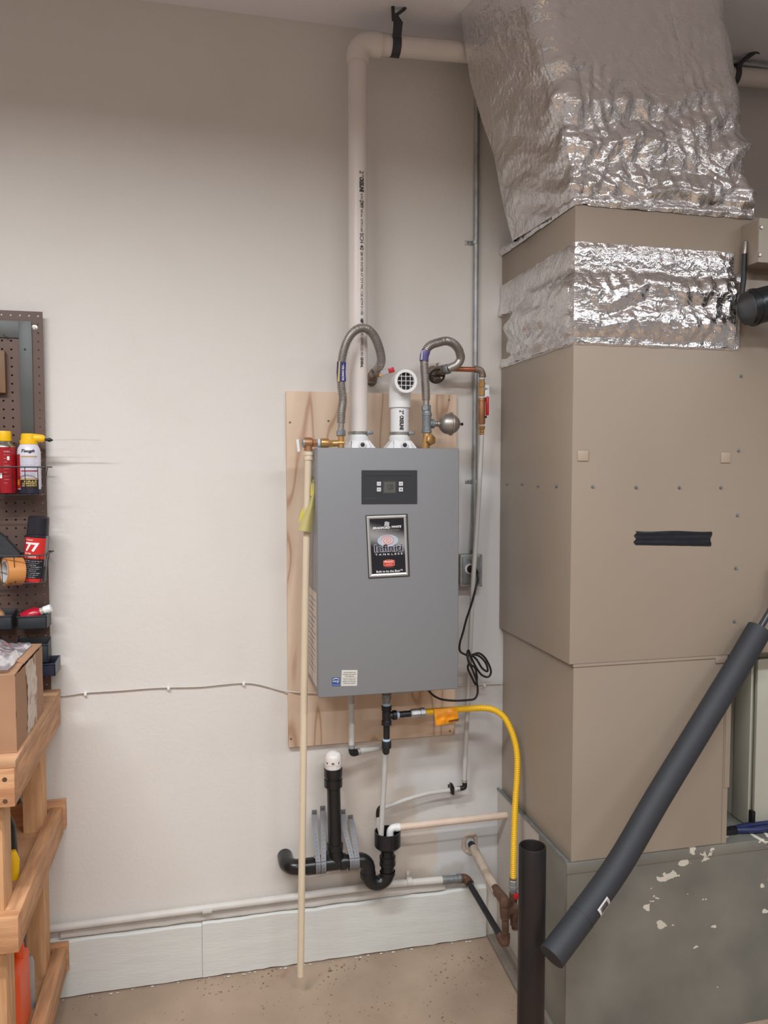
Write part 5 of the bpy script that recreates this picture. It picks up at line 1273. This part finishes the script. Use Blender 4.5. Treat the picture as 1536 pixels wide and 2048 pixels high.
for q in ((600, 782), (832, 786), (1063, 787), (1283, 787), (1392, 193), (1378, 590), (1372, 935), (1363, 1217), (1355, 1500)):
    c = P(*pk(*q), uyf); put('screw', G().lathe(c, (0, -1, 0), [(0, .0058), (.0008, .0058), (.001, .0038), (.0045, .0036)], 6), m_galvd, t)
for q in ((143, 770), (226, 770), (312, 778), (410, 780)):
    c = PX(*pk(*q), XU); put('screw', G().lathe(c, (-1, 0, 0), [(0, .0058), (.0008, .0058), (.001, .0038), (.0045, .0036)], 6), m_galvd, t)
for q in (((519, 588), (578, 646)), ((1284, 598), (1334, 656))):
    a = P(*pk(*q[0]), uyf); b = P(*pk(*q[1]), uyf)
    put('access_plate', G().box((a.x, uyf-.0025, b.z), (b.x, uyf, a.z), .0022, seg=3), M('plate_paint', (174, 158, 140), .35), t, 'small rounded square cover plate')
# black tape strip
def bt(a, b):
    tl_, tr_, br_, bl_ = Vector((1271, 1062)), Vector((1423.5, 1063)), Vector((1421, 1092.5)), Vector((1269, 1090))
    p = (tl_*(1-a)+tr_*a)*(1-b)+(bl_*(1-a)+br_*a)*b
    if a < .02: p.x += 2.5*math.sin(b*14)
    if a > .98: p.x += 1.5*math.sin(b*9)
    return P(p.x, p.y+(.8*math.sin(a*9) if b < .05 else 0), uyf-.0008-.0012*abs(math.sin(b*9+a))-.001*noise.noise(Vector((a*12, b*3, 2))))
put('duct_tape', G().grid(bt, 50, 12), M('black_tape', (26, 27, 34), .4), label='black tape strip stuck across the tan duct front', cat='tape')
# box at right
XB = 1.564
t2 = thing('junction_housing', (1.9, -.6, 2.275), 'tan sheet-metal housing protruding from the duct at upper right', 'housing')
put('housing_body', G().box((XB, -.622, 2.282), (2.5, uyf-.0005, 2.405), .001, seg=1), m_tan, t2)
put('housing_cover', G().box((XB+.001, -.6245, 2.281), (2.5, -.6222, 2.406), .001, seg=1), M('pale_tan_paint', (172, 164, 148), .4), t2)
for v in (455, 510):
    c = P(1522 if v == 455 else 1518.5, v, -.6245); put('screw', G().lathe(c, (0, -1, 0), [(0, .006), (.001, .006), (.004, .004)], 8), m_steel, t2)

# foil tape bands around upper section seam
def shell_pt(s, z, X0, X1, Yf, r, off):
    """s = arc position along left side (from wall) then front; returns pos, normal"""
    Ls = -Yf-.004-r; La = r*math.pi/2; Lf = X1-X0-2*r; Lr = Ls
    if s < Ls: return V(X0-off, -.004-s, z), V(-1, 0, 0)
    s -= Ls
    if s < La:
        a_ = s/r; n_ = V(-math.cos(a_), -math.sin(a_), 0); return V(X0+r, Yf+r, z)+n_*(r+off), n_
    s -= La
    if s < Lf: return V(X0+r+s, Yf-off, z), V(0, -1, 0)
    s -= Lf
    if s < La:
        a_ = s/r; n_ = V(math.sin(a_), -math.cos(a_), 0); return V(X1-r, Yf+r, z)+n_*(r+off), n_
    s -= La
    return V(X1+off, Yf+r+s, z), V(1, 0, 0)
_rd = random.Random(11); FOLDS = []
for f_, a_ in ((6, 1.1), (8, .9), (11, .75), (15, .5), (20, .38), (27, .26), (36, .17), (48, .11), (66, .06)):
    d_ = Vector((_rd.uniform(-1, 1), _rd.uniform(-.6, .6), _rd.uniform(-1, 1))).normalized(); FOLDS.append((d_, f_, a_, _rd.random()*9))
def crumple(p, k=1.0, sc=1.0, seed=0):      # straight creases in many directions, coming and going
    q = p*sc+Vector((seed*.37, 0, 0)); w_ = noise.noise_vector(q*6)*.035; d = 0
    for i_, (dr, f_, a_, o_) in enumerate(FOLDS):
        x = (q+w_).dot(dr)*f_+o_; t_ = abs((x % 1)*2-1)
        m_ = max(0, min(1, .5+1.7*noise.noise(q*(2.5+f_*.22)+Vector((o_, i_, 0)))))
        d += a_*(1-2*t_)*m_
    return d*k
def band(name, z0, z1, X1, amp, base, seed, parent, mat, nz, ragged=.004, label=None, notch=False):
    X0 = XU; Yf = uyf; r = .006
    tot = (-Yf-.004-r)+r*math.pi/2+(X1-X0-2*r)
    ns = 230
    def fn(a, b):
        s = tot*a
        zb0 = z0+ragged*noise.noise(Vector((s*22, seed, 0))); zb1 = z1+ragged*noise.noise(Vector((s*22, seed, 9)))
        z = zb0+(zb1-zb0)*b
        p, n_ = shell_pt(s, z, X0, X1, Yf, r, 0)
        e = min(1, min(b, 1-b)*9)*min(1, (1-a)*40+.1)
        d = base+e*(base*2.6*math.sin(math.pi*b)+amp*crumple(p, 1, 1.25, seed)*.62)
        if notch and n_.x < -.9: d -= .035*max(0, 1-abs(p.y)/.13)*(1 if .1 < b < .8 else 0)
        return p+n_*max(d, .0006 if not notch else -.05)
    g = G().grid(fn, ns, nz)
    # thin turned edge so the jacket has depth
    return put(name, g, mat, parent, label, angle=32, fix=False)
X1f = 1.575
band('foil_jacket_lower', 2.045, 2.262, X1f-.01, .010, .007, 3, t, m_foil, 60, .006, 'crinkled foil jacket around the seam', True)
band('foil_tape_upper', 2.255, 2.325, X1f-.03, .0035, .0016, 8, t, m_foil2, 16, .002, 'flat foil tape band')
band('foil_tape_lower', 2.040, 2.052, X1f-.008, .002, .0012, 5, t, m_foil2, 4, .003)
band('foil_tape_top', 2.425, 2.452, X1f+.03, .006, .003, 12, t, m_foil2, 8, .004)

# big foil-wrapped duct up to the ceiling
# each row: height, left side at its back and front, right side, front plane, corner radius
tab = [(2.43, 1.006, 1.030, 1.612, -.549, .012), (2.50, .985, 1.026, 1.592, -.545, .02), (2.60, .960, 1.016, 1.576, -.540, .03), (2.70, .940, .990, 1.572, -.535, .045), (2.80, .898, .962, 1.570, -.53, .06), (2.92, .858, .925, 1.562, -.525, .07), (3.02, .840, .905, 1.545, -.52, .075), (3.13, .826, .885, 1.530, -.515, .08)]
def ti(z):
    for i in range(len(tab)-1):
        if z <= tab[i+1][0] or i == len(tab)-2:
            f_ = (z-tab[i][0])/(tab[i+1][0]-tab[i][0]); f_ = max(0, min(1, f_)); return [tab[i][k]*(1-f_)+tab[i+1][k]*f_ for k in range(1, 6)]
YBK = -.165
def duct_pt(a, z):
    Xb, X0, X1, Yf, r = ti(z); n0 = V(X0-Xb, 0, 0)
    if a < .27:
        k = a/.27; y = YBK+(Yf+r-YBK)*k; nl = V(Yf-YBK, Xb-X0, 0).normalized(); 
        if nl.x > 0: nl = -nl
        return V(Xb+(X0-Xb)*k, y, z), nl
    if a < .33:
        an = (a-.27)/.06*math.pi/2; nn = V(-math.cos(an), -math.sin(an), 0); return V(X0+r, Yf+r, z)+nn*r, nn
    if a < .82:
        k = (a-.33)/.49; return V(X0+r+(X1-r-X0-r)*k, Yf, z), V(0, -1, 0)
    if a < .86:
        an = (a-.82)/.04*math.pi/2; nn = V(math.sin(an), -math.cos(an), 0); return V(X1-r, Yf+r, z)+nn*r, nn
    if a < .93:
        k = (a-.86)/.07; return V(X1, Yf+r+(YBK-Yf-r)*k, z), V(1, 0, 0)
    k = (a-.93)/.07; return V(X1+(Xb-X1)*k, YBK, z), V(0, 1, 0)
def fd(a, b):
    z = 2.43+(3.129-2.43)*b
    X0, X1 = ti(z)[1:3]
    p, n_ = duct_pt(a, z)
    low = max(0, min(1, (2.84-z)/.16)); front = 1 if n_.y < -.5 else .3
    if n_.y > .5: return p+n_*.002
    k = .0022+.0075*low*front
    corner = math.exp(-((a-.33)/.05)**2); k += .0045*corner
    c_ = crumple(p, 1, 1.15, 1)*k
    bul = .012*math.sin(math.pi*min(1, b*1.4))*(1 if n_.y < -.5 else .4)
    # gathered diagonal folds low on the front right, horizontal gathers just above the plenum
    if n_.y < -.5:
        g_ = max(0, min(1, (p.x-1.36)/.08))*low
        c_ = c_*(1-.35*g_)+.013*g_*(1-2*abs(((p.z*.75-p.x*.8)*7.5+.18*noise.noise(p*9)) % 1*2-1))*.6
        c_ += .006*max(0, 1-(z-2.43)/.10)*math.sin(z*150+3*noise.noise(p*7))
    e = min(1, b*16+.25)*min(1, (1-b)*12+.2)*min(1, (a+.004)*30)
    return p+n_*((c_+bul)*e+.005)
t3 = thing('insulated_duct', (1.3, -.27, 2.43), 'large foil-wrapped insulated duct rising from tan plenum to the ceiling', 'duct')
put('foil_jacket', G().grid(fd, 420, 190), m_foil, t3, angle=32, fix=False)
# taped seam strip down the front and a crumpled patch of tape
def front_off(x, z, o):
    X0, X1, Yf, r = ti(z)[1:]; b = (z-2.43)/.699
    k_ = .33+.49*max(0, min(1, (x-X0-r)/(X1-X0-2*r)))
    return fd(k_, b)+V(0, -o, 0)
def seam(a, b):
    z = 2.62+.50*b; X1 = ti(z)[2]; x = X1-.225+.055*a+.035*(1-b)
    return front_off(x, z, .0002+.0012*min(1, 6*min(a, 1-a, b*4)))
put('seam_tape', G().grid(seam, 12, 90), m_foil2, t3, 'wide foil tape seam down the front', fix=False)
def patch_f(a, b):
    z = 2.50+.19*b; x = 1.17+.14*a; e_ = min(1, 7*min(a, 1-a, b, 1-b)); q_ = front_off(x, z, .0002+.0014*e_)
    return q_+V(0, -.003*e_*abs(crumple(q_, 1, 2.1, 15)), 0)
put('foil_patch', G().grid(patch_f, 50, 60), m_foil2, t3, 'crumpled foil tape patch', angle=32, fix=False)

# black sleeve lever and big dark pipe at right
t4 = thing('damper_lever', P(1482, 620, -.57), 'slim metal rod with long black rubber sleeve at the duct corner', 'lever')
put('rod', G().tube([P(1491, 484, -.575), P(1490, 500, -.578), P(1488, 512, -.578)], .006, 12).lathe(P(1492, 488, -.56), (0, -1, 0), [(0, .012), (.012, .010)], 12), m_steel, t4)
put('sleeve', G().tube([P(1489, 508, -.578), P(1487, 560, -.578), P(1482, 600, -.580), P(1479, 618, -.582)], .0078, 14), m_blk, t4)
c = P(1507, 614, -.632)
m_dk = M('dark_galvanised_flue', (60, 64, 66), .32, .8)
t4 = thing('round_flue', c-V(0, 0, .05), 'dark round metal pipe passing in front of the duct at right edge', 'pipe')
put('flue_pipe', G().tube([c+V(-.012, .0, -.004), c+V(.06, -.025, .014), c+V(.62, -.62, .12)], .050, 36), m_dk, t4)
put('flue_end', G().tube([c+V(-.022, 0, -.006), c+V(-.008, -.001, -.003)], .047, 36), m_blk, t4)
put('end_bead', G().ring(c+V(-.004, 0, -.002), (1, -.09, .2), .0535, .051, .006, 36), m_dk, t4)

# background conduit and hanger right of the duct
t5 = thing('ceiling_conduit', V(2.2, -.13, 3.11), 'thin galvanised conduit crossing high on the ceiling edge right of the duct', 'conduit')
put('conduit_tube', G().tube([(1.15, -.135, 3.108), (3.3, -.135, 3.108)], .0105, 16), m_galv, t5)
t5 = thing('pipe_hanger', P(1465, 170, YP), 'dark split-ring hanger holding the white pipe right of the duct', 'hanger')
xh2 = P(1466, 160, YP).x
put('loop', strapring(xh2, zx(xh2), PR+.0006, .02, th=.004), m_hang, t5)
put('bracket', G().tube([V(xh2, YP-.01, zx(xh2)+PR), P(1474, 135, YP-.03), P(1490, 118, YP-.03), P(1520, 97, YP-.05)], .0075, 10).tube([P(1520, 97, YP-.05), V(P(1520, 97, YP-.05).x, YP-.04, 3.129)], .005, 8), m_hang, t5)

# ------------------------------------------------------------ leaning insulated line
m_foam = M('grey_foam_insulation', (47, 49, 54), .62, bump=.12, bs=30, var=.12, vsc=6)
t = thing('insulated_pipe', P(1112, 1912, -.80), 'thick dark grey foam-insulated pipe slanting across the duct front', 'pipe')
fp = path([(1519, 1258, -.592), (1471, 1340, -.605), (1392, 1470, -.63), (1313, 1600, -.66), (1237, 1730, -.70), (1163, 1834, -.755), (1103, 1914, -.80)])
put('foam_sleeve', G().tube(fp, .0355, 32, smooth=5), m_foam, t)
d_ = (fp[0]-fp[1]).normalized()
put('end_rim', G().ring(fp[0]-d_*.002, d_, .0352, .012, .003, 32), m_foam, t)
top_ = fp[0]+d_*.11
put('inner_pipe', G().tube([fp[0]-d_*.01, top_], .0095, 16), M('dark_inner_line', (52, 54, 60), .3), t, 'thin shiny dark inner line')
put('coupling', G().tube([top_-d_*.01, top_+V(.002, 0, .03)], .015, 16), m_blk, t)
put('sleeve_end_seam', G().tube([fp[5]+V(0, 0, 0), fp[5]+(fp[6]-fp[5])*.02], .0362, 32), m_foam, t)
zs = top_.z+.03
bk = G(); wk = G()
for k in range(10):
    (bk if k % 2 else wk).lathe((top_.x+.002, top_.y, zs+.007*k), (.25, 0, 1), [(0, .013), (.0065, .013)], 16)
put('coil_dark', bk, m_blk, t); put('coil_light', wk, m_whitep, t, 'white turns of the striped coil')
# barcode label on foam: laid on the sleeve surface
c = P(1190, 1806, -.735); dd = (fp[4]-fp[5]).normalized(); sd = dd.cross(V(0, -1, 0)).normalized(); nn = sd.cross(dd).normalized()
if nn.y > 0: nn = -nn
f_ = (c-fp[5]).dot(dd); ax0 = fp[5]+dd*f_
# centre the label on the axis at photo point (1190,1806)
def lab(a, b, off=.0006):
    an = (a-.5)*.95+.35
    return ax0+dd*(.045*(b-.5))+(nn*math.cos(an)+sd*math.sin(an))*(.0362+off)
if (P(1250, 1806, -.75)-P(1190, 1806, -.75)).dot(sd) < 0: sd = -sd
st = put('barcode_label', patch(lambda a, b: lab(a, b), 10), M('label_white', (220, 218, 216), .5), t, 'white barcode sticker')
g = G(); x = .16
for k in range(22):
    wd_ = random.choice([.012, .02, .03]);
    gg = patch(lambda a, b: lab(a, b, .0010), 6, (.15, x, .72 if k % 6 else .78, x+wd_), 1); g.add(gg.v, gg.f); x += wd_+random.choice([.008, .014])
    if x > .8: break
put('barcode', g, m_print, st)
put('lettering', text_geo('PIPE 1 3/8', lambda a, b: lab(a, b, .0010), (.15, .86, .8, .93)), m_print, st)

# ------------------------------------------------------------ white air handler at right, things on the platform
m_ah = M('greenish_white_enamel', (190, 190, 176), .4, var=.05, vsc=2)
xw_ = 1.712; yw = -.46
t = thing('air_handler', (2.0, -.3, ZP), 'pale enamel furnace cabinet standing on the platform at right edge', 'furnace')
put('cabinet', G().box((xw_+.004, -.45, ZP), (2.4, -.02, 1.10), .002), m_ah, t)
put('side_panel', G().box((xw_, -.34, ZP+.002), (xw_+.006, -.05, 1.098), .001), m_ah, t)
put('corner_post', G().box((xw_-.004, -.46, ZP+.002), (xw_+.004, -.385, 1.098), .002), m_ah, t)
put('front_door', G().box((xw_+.008, -.475, ZP+.002), (2.39, -.462, 1.085), .002), m_ah, t)
put('dark_gap_block', G().box((xw_-.002, -.478, ZP+.004), (xw_+.010, -.462, ZP+.055)), m_blk, t)  # black block standing in for the dark gap at the cabinet corner
put('dark_gap_block', G().box((xw_-.002, -.474, 1.085), (xw_+.012, -.462, 1.098)), m_blk, t)  # black block in place of the dark gap above the door
put('cable_hole', G().lathe((xw_-.0045, -.27, ZP+.02), (-1, 0, 0), [(0, .001), (.0001, .001)], 8), m_blk, t) if False else None
hp = [(xw_-.025, -.12, ZP+.014), (xw_-.025, -.15, ZP+.10), (xw_-.022, -.22, ZP+.125), (xw_-.02, -.30, ZP+.09), (xw_-.02, -.335, ZP+.014)]
put('rubber_hose', G().tube(hp, .0145, 14, smooth=6), m_blk, label='black rubber hose loop beside the pale furnace cabinet', cat='hose')
t = thing('pliers', (1.66, -.49, ZP), 'pliers with dark jaws and navy blue grips on the platform', 'pliers')
zq = ZP+.010
put('jaws', G().box((1.56, -.505, ZP), (1.63, -.475, ZP+.016), .003, Matrix.Rotation(.05, 3, 'Z')).lathe((1.632, -.49, ZP), (0, 0, 1), [(0, .014), (.017, .014)], 16), m_iron, t)
put('grip', G().tube([(1.64, -.485, zq), (1.70, -.474, zq), (1.82, -.478, zq)], .010, 12), M('navy_grip', (34, 42, 84), .4), t)
put('grip', G().tube([(1.64, -.495, zq), (1.70, -.508, zq), (1.82, -.506, zq)], .010, 12), M('navy_grip2', (34, 42, 84), .4), t)
# pale pipe lying at the foot of the platform
